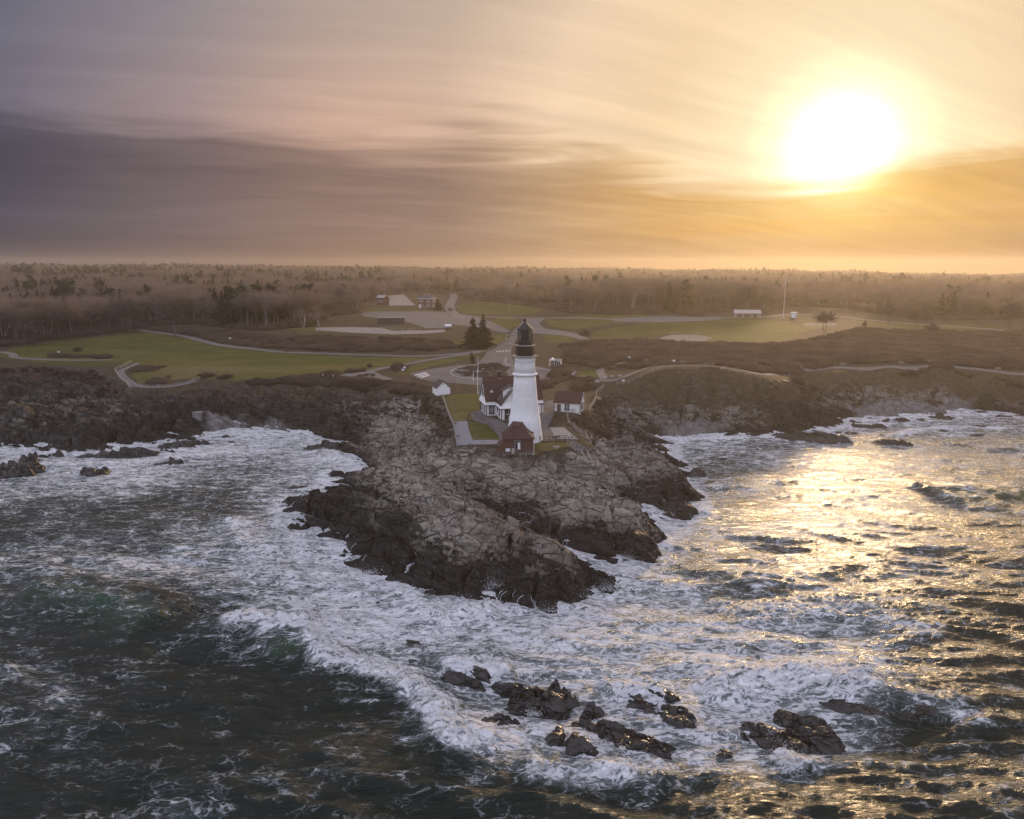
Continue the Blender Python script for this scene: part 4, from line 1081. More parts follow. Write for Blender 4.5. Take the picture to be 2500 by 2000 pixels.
strip('coast_path', [(345,806),(440,820),(538,843),(640,855),(740,862),(838,866),(976,870),(1060,869),(1120,864),(1182,857)], 3.0, PATHM, 0.08, 11)
strip('lawn_path', [(820,924),(870,914),(937,899),(1000,888),(1054,878),(1120,868),(1170,860)], 3.4, PATHM, 0.09, 10)
sheet('viewing_plaza', [(730,930),(760,922),(820,919),(870,908),(905,904),(935,918),(960,926),(940,932),(880,934),(800,934)], PATHM, 0.07, 2.0)
strip('western_path', [(-250,852),(0,860),(39,873),(101,878),(190,880),(273,879)], 3.0, PATHM, 0.08, 10.4)
strip('lookout_path', [(338,887),(300,904),(296,915),(314,932),(338,944),(392,946),(448,938),(480,930)], 2.4, PATHM, 0.10, 9.8, 0.8)
strip('cliff_path', [(1440,930),(1475,930),(1510,926),(1545,912),(1580,899),(1615,892),(1660,890),(1700,891),(1740,896),(1800,904),(1860,914),(1903,914),(1945,906),(2000,902),(2056,898),(2170,896),(2288,894),(2360,899),(2428,907),(2500,914),(2700,917)], 3.0, PATHM, 0.09, 10)
strip('scrub_path', [(1543,846),(1541,862),(1536,876),(1510,890),(1480,900),(1465,906),(1475,925)], 2.6, PATHM, 0.09, 11)
sheet('terrace_gravel', [(1107,1031),(1141,1028),(1143,1044),(1155,1075),(1217,1075),(1217,1085),(1115,1089),(1108,1041)], GRAVEL, 0.05, 1.2, 9)
sheet('seaward_gravel', [(1340,1044),(1377,1044),(1414,1074),(1358,1073)], GRAVEL, 0.05, 1.2, 9)
sheet('terrace_drive', [(1145,1009),(1172,1003),(1190,1020),(1215,1024),(1250,1042),(1250,1066),(1226,1098),(1219,1084),(1219,1066),(1192,1039),(1168,1030),(1157,1027)], ASPHALT, 0.06, 1.2, 9)
sheet('tower_drive', [(1304,1000),(1315,985),(1350,977),(1354,1005),(1350,1025),(1337,1044),(1358,1073),(1356,1077),(1300,1079),(1296,1060)], ASPHALT, 0.07, 1.2, 9)
# worn bay markings, kerb of the turning circle and the crossing
for k, P in enumerate(([(1012,916),(1040,909),(1042,911),(1014,918)], [(1018,919),(1044,912),(1046,914),(1020,921)], [(1024,922),(1048,915),(1050,917),(1026,925)])):
    sheet('bay_marking', P, PAINT, 0.10, 2.0)
for k in range(5):
    x = 1212+k*7; sheet('crossing_marking', [(x, 858-k*.4), (x+4, 857.6-k*.4), (x+4.4, 859.6-k*.4), (x+.4, 860-k*.4)], PAINT, 0.10, 2.0)

KERB = plain('granite_kerb', (0.42, 0.40, 0.38), 0.85, 0.2, 2.0)
def kerb(px, label, z0=10, hgt=0.16, wd=0.28):
    L = smooth_line(pts_g(px, z0), 2.0); m = MB()
    for a, b in zip(L, L[1:]):
        s = Vector((-(b-a).y, (b-a).x, 0)).normalized()*wd*0.5
        za, zb = zt(a.x, a.y), zt(b.x, b.y)
        V = [(a-s), (a+s), (b+s), (b-s)]; zz = [za, za, zb, zb]
        m.add([(v.x, v.y, z-0.1) for v, z in zip(V, zz)]+[(v.x, v.y, z+hgt) for v, z in zip(V, zz)], [(4, 5, 6, 7), (0, 4, 7, 3), (1, 2, 6, 5), (0, 1, 5, 4), (3, 7, 6, 2)])
    o = m.build('kerb', KERB); tag(o, label, 'kerb'); return o
kerb([(1236,875),(1233,884),(1240,892),(1260,896),(1300,898),(1335,904),(1350,911),(1344,920),(1322,931),(1300,936)], 'curved granite kerb round the turning circle behind the tower')
kerb([(1250,890),(1200,889),(1150,893),(1112,901),(1100,911),(1112,919),(1150,925),(1200,928)], 'granite kerb round the scrubby island of the turning circle')

# ------------------------------------------------------------------ lighthouse
WHITE = plain('white_paint', (0.80, 0.79, 0.77), 0.7, 0.06, 0.8)
def tower_mat():
    m, t, o = new_mat('whitewashed_stone')
    pos = t.node('ShaderNodeTexCoord').outputs['Object']
    x, y, z = t.sep(pos)
    a = t.m('MULTIPLY', t.m('ARCTAN2', y, x), 3.0)
    br = t.node('ShaderNodeTexBrick', {'Vector': t.comb(a, z, 0.0), 'Scale': 2.6, 'Mortar Size': 0.03, 'Mortar Smooth': 0.6, 'Color1': (1, 1, 1), 'Color2': (0.75, 0.75, 0.75), 'Mortar': (0, 0, 0)})
    n = t.noise(pos, 1.2, 5, 0.6); n2 = t.noise(pos, 6.0, 4, 0.6)
    h = t.m('ADD', t.m('MULTIPLY', br.outputs[0], 0.5), t.m('MULTIPLY', n2, 0.6))
    c = t.mix(t.ss(n, 0.35, 0.7), (0.83, 0.82, 0.80), (0.74, 0.73, 0.71))
    st_ = t.noise(t.comb(t.m('MULTIPLY', a, 2.0), t.m('MULTIPLY', z, 0.18), 0.0), 2.0, 4, 0.6)
    c = t.mix(t.ss(st_, 0.60, 0.78, 0, 0.35), c, (0.55, 0.52, 0.48))
    principled(t, o, **{'Base Color': c, 'Roughness': 0.75, 'Normal': t.bump(h, 0.7, 0.05)})
    return m
STONE_W = tower_mat()
BLACK = plain('black_iron', (0.016, 0.016, 0.018), 0.5, 0.3, 2.0)
BRICK_DK = plain('dark_brick', (0.05, 0.035, 0.028), 0.85, 0.3, 3.0, 0.02)
IRON_LITE = plain('deck_plate', (0.42, 0.38, 0.34), 0.55, 0.2, 2.0)
GLASS = None
def glass_mat():
    m, t, o = new_mat('lantern_glass')
    p = principled(t, o, **{'Base Color': (0.9, 0.95, 0.95), 'Roughness': 0.02, 'IOR': 1.45, 'Transmission Weight': 1.0})
    tr = t.node('ShaderNodeBsdfTransparent'); mx = t.node('ShaderNodeMixShader', {0: 0.35})
    t.l.new(tr.outputs[0], mx.inputs[1]); t.l.new(p.outputs[0], mx.inputs[2]); t.l.new(mx.outputs[0], o.inputs['Surface'])
    return m
GLASS = glass_mat()
PANE = plain('window_glass', (0.03, 0.035, 0.04), 0.08, 0.2, 1.0, spec=0.8)

TX, TY = at(1281, 1074, 9.0)
TY += 0.6
def railing(parent, r, z, hgt, n, mat, rails=3):
    for k in range(n):
        a = 2*math.pi*k/n
        MB().tube((r*math.cos(a), r*math.sin(a), z), (r*math.cos(a), r*math.sin(a), z+hgt), 0.035, n=5).build('railing_post', mat, parent)
    for j in range(rails):
        zz = z+hgt*(j+1)/rails; m = MB()
        for k in range(32):
            a, b = 2*math.pi*k/32, 2*math.pi*(k+1)/32
            m.tube((r*math.cos(a), r*math.sin(a), zz), (r*math.cos(b), r*math.sin(b), zz), 0.022, n=4, cap=False)
        m.build('railing_rail', mat, parent)

def lighthouse():
    L = empty('lighthouse', (TX, TY, 9.0))
    tag(L, 'tall white conical lighthouse tower with black lantern room on the rocky point', 'lighthouse')
    tw = MB().lathe([(3.95, -1.2), (3.80, 0), (3.45, 2.3), (3.16, 4.86), (3.08, 4.95), (2.80, 7.3), (2.55, 9.4), (2.36, 11.6), (2.20, 13.5)], 64).build('tower', STONE_W, L, True)
    MB().lathe([(2.22, 13.42), (2.42, 13.46), (2.55, 13.58), (2.58, 13.72), (2.52, 13.88), (2.34, 13.98), (2.18, 14.04)], 64, cap=False).build('ring_moulding', WHITE, tw, True)
    MB().lathe([(2.18, 13.9), (2.10, 15.5), (2.05, 16.45), (2.10, 16.5), (2.12, 16.62), (2.04, 16.7), (2.02, 17.0), (2.12, 17.35)], 64).build('upper_tower', STONE_W, L, True)
    d_ = MB().lathe([(2.10, 17.28), (2.62, 17.40), (2.70, 17.42), (2.70, 17.50), (1.5, 17.52)], 48).build('gallery_deck', IRON_LITE, L)
    MB().lathe([(2.05, 17.2), (2.55, 17.37), (2.2, 17.39)], 48, cap=False).build('deck_underside', BLACK, d_)
    railing(L, 2.6, 17.5, 1.15, 16, BLACK)
    MB().lathe([(1.74, 17.50), (1.74, 19.45), (1.78, 19.5)], 40).build('watch_room', BRICK_DK, L, True)
    MB().lathe([(1.72, 19.45), (2.12, 19.58), (2.16, 19.60), (2.16, 19.68), (1.2, 19.70)], 40).build('lantern_deck', IRON_LITE, L)
    railing(L, 2.08, 19.68, 1.0, 12, BLACK, 3)
    ln = MB().lathe([(1.52, 19.70), (1.52, 20.45), (1.55, 20.5)], 16).build('lantern_base', BLACK, L)
    for k in range(16):
        a = 2*math.pi*(k+0.5)/16; b = 2*math.pi*(k+1.5)/16; r = 1.5
        MB().tube((r*math.cos(a), r*math.sin(a), 20.4), (r*math.cos(a), r*math.sin(a), 22.75), 0.05, n=4).build('glazing_bar', BLACK, L)
        r2 = 1.46
        MB().poly([(r2*math.cos(a), r2*math.sin(a), 20.45), (r2*math.cos(b), r2*math.sin(b), 20.45), (r2*math.cos(b), r2*math.sin(b), 22.72), (r2*math.cos(a), r2*math.sin(a), 22.72)], 0.02).build('lantern_pane', GLASS, L)
    for zz in (21.2, 22.0):
        m = MB()
        for k in range(16):
            a = 2*math.pi*(k+0.5)/16; b = 2*math.pi*(k+1.5)/16
            m.tube((1.5*math.cos(a), 1.5*math.sin(a), zz), (1.5*math.cos(b), 1.5*math.sin(b), zz), 0.03, n=4, cap=False)
        m.build('glazing_ring', BLACK, L)
    MB().lathe([(0.3, 20.4), (0.35, 21.0), (0.6, 21.2), (0.72, 21.6), (0.62, 22.0), (0.3, 22.3)], 20).build('lens', PANE, L, True)
    MB().lathe([(0.95, 20.4), (0.95, 22.75)], 12).build('inner_shutter', BLACK, L)
    rf = MB().lathe([(1.5, 22.70), (1.76, 22.72), (1.78, 22.80), (1.0, 23.45), (0.45, 24.0), (0.26, 24.2)], 16).build('lantern_roof', BLACK, L)
    MB().lathe([(0.22, 24.15), (0.20, 24.45), (0.30, 24.5)], 12).build('vent_neck', BLACK, rf)
    MB().lathe([(0.04, 24.42), (0.24, 24.52), (0.33, 24.75), (0.25, 24.98), (0.05, 25.06)], 14).build('vent_ball', BLACK, rf, True)
    MB().tube((0, 0, 25.0), (0, 0, 25.9), 0.02, n=4).build('lightning_rod', BLACK, rf)
    return L
lighthouse()

# ------------------------------------------------------------------ houses
CLAP = None
def clap_mat():
    m, t, o = new_mat('white_clapboard')
    pos = t.node('ShaderNodeTexCoord').outputs['Object']
    z = t.sep(pos)[2]
    saw = t.m('FRACT', t.m('MULTIPLY', z, 7.0))
    n = t.noise(pos, 1.0, 4, 0.6)
    c = t.mix(t.ss(n, 0.35, 0.7), (0.82, 0.81, 0.79), (0.72, 0.71, 0.69))
    principled(t, o, **{'Base Color': c, 'Roughness': 0.7, 'Normal': t.bump(t.m('SUBTRACT', 1.0, saw), 0.6, 0.02)})
    return m
CLAP = clap_mat()
def shingle_mat(name, col):
    m, t, o = new_mat(name)
    pos = t.node('ShaderNodeTexCoord').outputs['Object']
    n = t.noise(pos, 0.8, 4, 0.6); n2 = t.noise(pos, 9.0, 3, 0.6)
    z = t.m('FRACT', t.m('MULTIPLY', t.sep(pos)[2], 6.0))
    c = t.mix(t.ss(n, 0.3, 0.7), tuple(k*0.75 for k in col), tuple(k*1.2 for k in col))
    c = t.mix(t.ss(n2, 0.5, 0.75, 0, 0.5), c, tuple(k*0.55 for k in col))
    principled(t, o, **{'Base Color': c, 'Roughness': 0.85, 'Normal': t.bump(t.m('ADD', z, n2), 0.7, 0.03)})
    return m
SHINGLE = shingle_mat('red_brown_shingle', (0.062, 0.027, 0.021))
SHINGLE_GREY = shingle_mat('grey_brown_shingle', (0.075, 0.055, 0.045))
SLATE = shingle_mat('slate', (0.085, 0.08, 0.085))
TRIM = plain('dark_trim', (0.045, 0.05, 0.058), 0.6, 0.2)
TRIM_BROWN = plain('brown_door', (0.10, 0.085, 0.07), 0.6, 0.2)
STONE = plain('grey_stone', (0.20, 0.19, 0.18), 0.9, 0.35, 2.0, 0.05)
def brick_mat(name, c1, c2, mort):
    m, t, o = new_mat(name)
    tc = t.node('ShaderNodeTexCoord').outputs['Object']; x, y, z = t.sep(tc)
    br = t.node('ShaderNodeTexBrick', {'Vector': t.comb(t.m('ADD', x, y), z, 0.0), 'Scale': 5.0, 'Mortar Size': 0.012, 'Color1': (*c1, 1), 'Color2': (*c2, 1), 'Mortar': (*mort, 1)})
    n = t.noise(tc, 0.9, 4, 0.6)
    c = t.mix(t.ss(n, 0.3, 0.75, 0, 0.5), br.outputs[0], tuple(k*0.5 for k in c1))
    principled(t, o, **{'Base Color': c, 'Roughness': 0.85, 'Normal': t.bump(br.outputs[1], -0.4, 0.02)})
    return m
BRICK = brick_mat('red_brick', (0.115, 0.052, 0.038), (0.085, 0.040, 0.030), (0.11, 0.085, 0.07))
BRICK_FAR = brick_mat('orange_brick', (0.17, 0.060, 0.038), (0.13, 0.048, 0.032), (0.17, 0.13, 0.11))

def WM(x, y, z, ang):
    """wall frame: local x runs along the wall, local -y points out of it"""
    return Matrix.Translation((x, y, z)) @ Matrix.Rotation(ang, 4, 'Z')

def window(parent, M, w, h, trim=None, nx=2, ny=2, name='window', lit=None):
    trim = trim or TRIM
    b = 0.10; m = MB()
    for (x0, x1, z0, z1) in ((-w/2-b, -w/2, -b, h+b), (w/2, w/2+b, -b, h+b), (-w/2, w/2, h, h+b), (-w/2, w/2, -b, 0)):
        m.box(x0, x1, -0.09, 0.05, z0, z1, M)
    o = m.build(name, trim, parent)
    MB().box(-w/2, w/2, -0.02, 0.04, 0, h, M).build('pane', lit or PANE, o)
    mu = MB()
    for i in range(1, nx): mu.box(-w/2+w*i/nx-0.025, -w/2+w*i/nx+0.025, -0.05, 0.0, 0, h, M)
    for j in range(1, ny): mu.box(-w/2, w/2, -0.045, -0.001, h*j/ny-0.03, h*j/ny+0.03, M)
    if mu.v: mu.build('muntin', trim if trim is not TRIM else WHITE, o)
    MB().box(-w/2-b-.05, w/2+b+.05, -0.16, -0.0, -b-0.08, -b, M).build('sill', trim, o)
    return o

def door(parent, M, w, h, mat, trim):
    m = MB()
    for (x0, x1, z0, z1) in ((-w/2-.12, -w/2, 0, h+.12), (w/2, w/2+.12, 0, h+.12), (-w/2, w/2, h, h+.12)): m.box(x0, x1, -0.08, 0.05, z0, z1, M)
    o = m.build('door', trim, parent)
    MB().box(-w/2, w/2, -0.03, 0.04, 0, h, M).build('door_leaf', mat, o)
    MB().box(w/2-.2, w/2-.1, -0.09, -0.03, h*.45, h*.5, M).build('handle', BLACK, o)
    return o

def gable_walls(W, D, he, hr, zb=-1.0):
    """walls with gables at x = 0 and x = W (ridge along x)"""
    V = [(0, 0, zb), (W, 0, zb), (W, D, zb), (0, D, zb), (0, 0, he), (W, 0, he), (W, D, he), (0, D, he), (0, D/2, hr), (W, D/2, hr)]
    return V, [(0, 1, 5, 4), (2, 3, 7, 6), (1, 2, 6, 9, 5), (3, 0, 4, 8, 7), (4, 5, 9, 8), (6, 7, 8, 9)]

def gable_roof(parent, W, D, he, hr, oh, mat, th=0.16, name='roof'):
    k = (hr-he)/(D/2); a = MB(); e = he-k*oh
    a.poly([(-oh, -oh, e), (W+oh, -oh, e), (W+oh, D/2, hr), (-oh, D/2, hr)], th)
    a.poly([(W+oh, D+oh, e), (-oh, D+oh, e), (-oh, D/2, hr), (W+oh, D/2, hr)], th)
    r = a.build(name, mat, parent)
    f = MB()
    for x in (-oh-.02, W+oh-.06):
        for s in (0, 1):
            y0, y1 = (-oh, D/2) if s == 0 else (D+oh, D/2)
            f.add([(x, y0, e-.14), (x+.08, y0, e-.14), (x+.08, y1, hr-.14), (x, y1, hr-.14), (x, y0, e+.02), (x+.08, y0, e+.02), (x+.08, y1, hr+.02), (x, y1, hr+.02)],
                  [(0, 3, 2, 1), (4, 5, 6, 7), (0, 1, 5, 4), (1, 2, 6, 5), (2, 3, 7, 6), (3, 0, 4, 7)])
    f.build('verge_board', WHITE, r)
    return r

def keepers_house():
    x, y = at(1188, 1019, 9.0)
    H = empty('keepers_house', (x, y, 9.0), R(13))
    tag(H, 'large white house with steep dark red roofs and brick chimney behind the tower', 'house')
    W, D, he, hr = 13.6, 7.7, 4.2, 9.1
    b = MB(); b.add(*gable_walls(W, D, he, hr)); b.build('wall', CLAP, H)
    # wing towards the tower: ridge along -y
    u0, u1, v0 = 2.5, 8.6, -5.4; um = (u0+u1)/2; wr = he+(um-u0)*1.22
    V = [(u0, v0, -1), (u1, v0, -1), (u1, 0.3, -1), (u0, 0.3, -1), (u0, v0, he), (u1, v0, he), (u1, 0.3, he), (u0, 0.3, he), (um, v0, wr), (um, 0.3, wr)]
    MB().add(V, [(0, 1, 5, 8, 4), (3, 0, 4, 7), (1, 2, 6, 5), (4, 8, 9, 7), (5, 6, 9, 8), (2, 3, 7, 9, 6)]).build('wing_wall', CLAP, H)
    gable_roof(H, W, D, he, hr, 0.35, SHINGLE)
    k = (hr-he)/(D/2); vt = (wr-he)/k
    o = 0.4; ze = he-1.22*o
    wrf = MB()
    wrf.poly([(u0-o, -0.2, ze), (u0-o, v0-o, ze), (um, v0-o, wr), (um, vt, wr)], -0.16)
    wrf.poly([(u1+o, v0-o, ze), (u1+o, -0.2, ze), (um, vt, wr), (um, v0-o, wr)], -0.16)
    wr_o = wrf.build('wing_roof', SHINGLE, H)
    vb = MB()
    for s in (-1, 1):
        ue = um+s*(um-u0+o)
        vb.add([(ue, v0-o-.05, ze-.16), (ue, v0-o+.05, ze-.16), (um, v0-o+.05, wr-.16), (um, v0-o-.05, wr-.16), (ue, v0-o-.05, ze+.03), (ue, v0-o+.05, ze+.03), (um, v0-o+.05, wr+.03), (um, v0-o-.05, wr+.03)],
               [(0, 3, 2, 1), (4, 5, 6, 7), (0, 1, 5, 4), (1, 2, 6, 5), (2, 3, 7, 6), (3, 0, 4, 7)])
    vb.build('verge_board', TRIM, wr_o)
    # flared skirt between the storeys, with a dark gutter line under it
    sk, gt = MB(), MB()
    path = [(0, D), (0, 0), (u0, 0), (u0, v0), (u1, v0), (u1, 0), (W, 0), (W, D)]
    nrm = [(-1, 0), (-1, -1), (-1, -1), (-1, -1), (1, -1), (1, -1), (1, -1), (1, 0)]
    for i in range(len(path)-1):
        (a, na), (c, nc) = (path[i], nrm[i]), (path[i+1], nrm[i+1])
        def of(p, n, e): return (p[0]+n[0]*e, p[1]+n[1]*e)
        p0, p1 = of(a, na, .03), of(c, nc, .03); q0, q1 = of(a, na, .42), of(c, nc, .42)
        sk.add([(*p0, 4.1), (*p1, 4.1), (*q1, 2.98), (*q0, 2.98), (*p0, 2.95), (*p1, 2.95)], [(0, 1, 2, 3), (3, 2, 5, 4)])
        g0, g1, e0, e1 = of(a, na, .46), of(c, nc, .46), of(a, na, .34), of(c, nc, .34)
        gt.add([(*g0, 2.97), (*g1, 2.97), (*g1, 2.82), (*g0, 2.82), (*e0, 2.82), (*e1, 2.82)], [(0, 1, 2, 3), (3, 2, 5, 4)])
    sk.build('skirt', WHITE, H); gt.build('gutter', TRIM, H)
    cb = MB()
    for (cx, cy) in ((0, 0), (u0, v0), (u1, v0), (W, 0), (0, D)): cb.box(cx-.09, cx+.09, cy-.09, cy+.09, 0, 2.9)
    cb.build('corner_board', TRIM, H)
    # stone footing
    MB().box(-.06, W+.06, -.06, D+.06, -1.2, 0.35).build('footing', STONE, H)
    MB().box(u0-.06, u1+.06, v0-.06, 0.2, -1.2, 0.33).build('wing_footing', STONE, H)
    L_ = -math.pi/2
    for vv, ww in ((6.6, .7), (4.4, .6), (2.0, .75)): window(H, WM(0, vv, 0.9, L_), ww, 1.7, nx=1, ny=2)
    for vv in (4.9, 2.9): window(H, WM(0, vv, 4.9, L_), .8, 1.5, nx=1, ny=2)
    window(H, WM(1.25, 0, 0.9, 0), 1.15, 1.75, nx=3, ny=4)
    window(H, WM(u0, -0.9, 1.7, L_), .4, .9, nx=1, ny=1); window(H, WM(u0, -3.0, 0.9, L_), .75, 1.7, nx=1, ny=2)
    window(H, WM(u0+1.6, v0, 0.55, 0), 1.6, 2.1, nx=2, ny=2); window(H, WM(um, v0, 4.9, 0), 1.0, 1.4)
    window(H, WM(10.2, 0, 0.9, 0), 1.0, 1.7); window(H, WM(12.2, 0, 0.9, 0), 1.0, 1.7)
    # dormer on the wing's near slope: its face looks along -x
    du, za, zb = u0+.75, he+.9, he+2.75; v1_, v2_ = -3.5, -1.6
    ux = u0+(zb-he)/1.22+0.15; ua = u0+(za-he)/1.22
    dm = MB(); dm.add([(du, v1_, za-.05), (du, v2_, za-.05), (du, v2_, zb), (du, v1_, zb), (um, v1_, wr-.02), (um, v2_, wr-.02), (ua, v1_, za-.05), (ua, v2_, za-.05)],
           [(0, 3, 2, 1), (0, 6, 4, 3), (1, 2, 5, 7)])
    dmo = dm.build('dormer', WHITE, H)
    MB().poly([(du-.3, v2_+.2, zb-.12), (du-.3, v1_-.2, zb-.12), (um+.05, v1_-.2, wr+.12), (um+.05, v2_+.2, wr+.12)], -0.12).build('dormer_roof', SHINGLE_GREY, dmo)
    for vv in (-3.05, -2.1): window(H, WM(du, vv, za+.3, L_), .5, 1.15, nx=1, ny=2)
    # little triangular roof vent, and the chimney
    zv = 6.1; yv = (zv-he)/k
    tv = MB(); tv.add([(1.05, yv-.45, zv-.35), (1.95, yv-.45, zv-.35), (1.5, yv-.4, zv+.25), (1.5, yv+.35, zv+.3)], [(0, 1, 2), (1, 3, 2), (0, 2, 3)])
    tvo = tv.build('roof_vent', WHITE, H)
    MB().add([(1.32, yv-.47, zv-.28), (1.68, yv-.47, zv-.28), (1.5, yv-.43, zv+.02)], [(0, 1, 2)]).build('louvre', BLACK, tvo)
    ch = MB().box(3.5, 4.3, D/2-.45, D/2+.35, 8.2, 10.3).build('chimney', BRICK_DK, H)
    MB().box(3.42, 4.38, D/2-.53, D/2+.43, 10.12, 10.36).build('chimney_cap', BRICK_DK, ch)
    MB().box(3.38, 4.42, D/2-.62, D/2-.4, 8.62, 8.8).build('flashing', CONCRETE, ch)
    # porch on the far right corner
    MB().box(W, W+.8, 1.5, 4.5, -1, 2.4).build('porch', CLAP, H)
    MB().box(W-.05, W+1.1, 1.2, 4.8, 2.4, 2.55).build('porch_roof', SHINGLE, H)
keepers_house()

def brick_fog_house():
    x, y = at(1230, 1109, 8.0)
    H = empty('brick_signal_house', (x, y, 8.0), R(1.5))
    tag(H, 'small dark brick building with flared hip roof at the foot of the tower', 'building')
    W, D, he = 5.8, 5.6, 3.1
    MB().box(0, W, 0, D, -1.2, he).build('wall', BRICK, H)
    MB().box(-.12, W+.12, -.12, D, -1.6, 0.12).build('plinth', CONCRETE, H)
    rings = [(-.35, 3.02), (-.33, 3.16), (.35, 3.5), (.95, 4.05), (1.5, 4.75), (1.95, 5.35)]
    V = []
    for i, z in rings: V += [(i, i, z), (W-i, i, z), (W-i, D+0.6, z), (i, D+0.6, z)]
    Fc = [(r*4+k, r*4+(k+1) % 4, r*4+4+(k+1) % 4, r*4+4+k) for r in range(len(rings)-1) for k in range(4)]+[tuple(range(len(rings)*4-4, len(rings)*4)), (3, 2, 1, 0)]
    MB().add(V, Fc).build('roof', SHINGLE, H)
    wn = window(H, WM(2.75, 0, 1.0, 0), .95, 1.35, trim=STONE, nx=2, ny=1)
    MB().box(2.75, 3.2, -.10, -.05, 1.02, 2.3).build('shutter', WHITE, wn)
    MB().box(1.9, 3.5, -.06, .02, 2.62, 2.85).build('lintel', STONE, H)
    MB().box(1.55, 2.05, -.22, 0, -.1, 1.15).build('meter_cabinet', IRON_LITE, H)
    MB().tube((2.2, -.08, 0), (2.2, -.08, 2.6), 0.04, n=5).build('conduit', IRON_LITE, H)
    MB().tube((W+.12, -.1, -.3), (W+.12, -.1, 3.0), 0.05, n=5).build('downpipe', WHITE, H)
    # lower brick wing wall on the left
    lo = MB(); lo.add([(-1.3, .1, -1.2), (0, .1, -1.2), (0, 3.6, -1.2), (-1.3, 3.6, -1.2), (-1.3, .1, 1.5), (0, .1, 2.2), (0, 3.6, 2.2), (-1.3, 3.6, 1.5)], [(4, 5, 6, 7), (0, 1, 5, 4), (2, 3, 7, 6), (3, 0, 4, 7)])
    lo.build('side_wall', BRICK, H)
brick_fog_house()

def simple_house(name, label, cat, px, py, z, rot, W, D, he, hr, wall, roofm, oh=0.25):
    x, y = at(px, py, z); H = empty(name, (x, y, z), R(rot)); tag(H, label, cat)
    MB().add(*gable_walls(W, D, he, hr)).build('wall', wall, H); gable_roof(H, W, D, he, hr, oh, roofm); return H

g = simple_house('garden_building', 'low white building with brown shingled gable roof beside the right-hand fence', 'building', 1354, 1006, 9.0, -16, 6.4, 5.2, 2.55, 4.8, CLAP, SHINGLE)
door(g, WM(1.1, 0, 0, 0), 1.0, 2.1, TRIM_BROWN, WHITE); window(g, WM(3.1, 0, .75, 0), .95, 1.35, nx=3, ny=3); MB().box(4.2, 5.2, -.05, 0, .7, 1.9).build('hatch', WHITE, g)
for vv in (1.6, 3.4): window(g, WM(6.4, vv, .75, math.pi/2), .7, 1.45, nx=1, ny=2)
cb = MB(); cb.box(6.32, 6.48, -.08, .08, 0, 2.5); cb.build('corner_board', TRIM, g)
MB().box(.1, .22, -.2, 0, 1.2, 1.5).build('wall_lamp', BLACK, g)

# white gabled shed: its gable end faces the camera, so the ridge runs away from it
x, y = at(1066, 967, 9.4)
s_ = empty('gabled_shed', (x, y, 9.4), R(20)); tag(s_, 'small plain white gabled shed at the cliff edge fence', 'shed')
W, D, he, hr = 3.9, 4.6, 2.3, 4.1
MB().add([(0, 0, -1.2), (W, 0, -1.2), (W, D, -1.2), (0, D, -1.2), (0, 0, he), (W, 0, he), (W, D, he), (0, D, he), (W/2, 0, hr), (W/2, D, hr)], [(0, 1, 5, 8, 4), (2, 3, 7, 9, 6), (1, 2, 6, 5), (3, 0, 4, 7)]).build('wall', WHITE, s_)
kk = (hr-he)/(W/2)
MB().poly([(-.22, D+.2, he-kk*.22), (-.22, -.2, he-kk*.22), (W/2, -.2, hr), (W/2, D+.2, hr)], -0.14).poly([(W+.22, -.2, he-kk*.22), (W+.22, D+.2, he-kk*.22), (W/2, D+.2, hr), (W/2, -.2, hr)], -0.14).build('roof', SHINGLE_GREY, s_)
MB().box(W/2-.1, W/2+.1, -.06, .02, 2.9, 3.5).build('loft_slit', TRIM_BROWN, s_)

# ticket kiosk
x, y = pts_g([(1342, 895)])[0]
k_ = empty('ticket_kiosk', (x, y, zt(x, y)), R(-8)); tag(k_, 'tiny white kiosk with gabled front porch beside the turning circle', 'kiosk')
MB().box(1.6, 4.0, 0, 2.6, -.5, 2.3).build('wall', WHITE, k_)
MB().box(1.4, 4.2, -.2, 2.8, 2.3, 2.5).build('roof', plain('grey_roof', (0.22, 0.23, 0.25), .8), k_)
pr = MB(); pr.add([(-.3, -.4, 2.2), (1.9, -.4, 2.2), (.8, -.4, 3.0), (-.3, 2.2, 2.2), (1.9, 2.2, 2.2), (.8, 2.2, 3.0)], [(0, 1, 2), (3, 5, 4), (0, 2, 5, 3), (1, 4, 5, 2), (0, 3, 4, 1)]); pr.build('porch_gable', WHITE, k_)
for a, b in ((-.1, -.2), (1.6, -.2), (-.1, 2.0)): MB().box(a, a+.12, b, b+.12, -.4, 2.2).build('porch_post', WHITE, k_)
window(k_, WM(3.1, 0, .9, 0), 1.1, .9, trim=TRIM, nx=2, ny=2); window(k_, WM(2.0, 0, .5, 0), .5, 1.5, trim=TRIM, nx=1, ny=1)

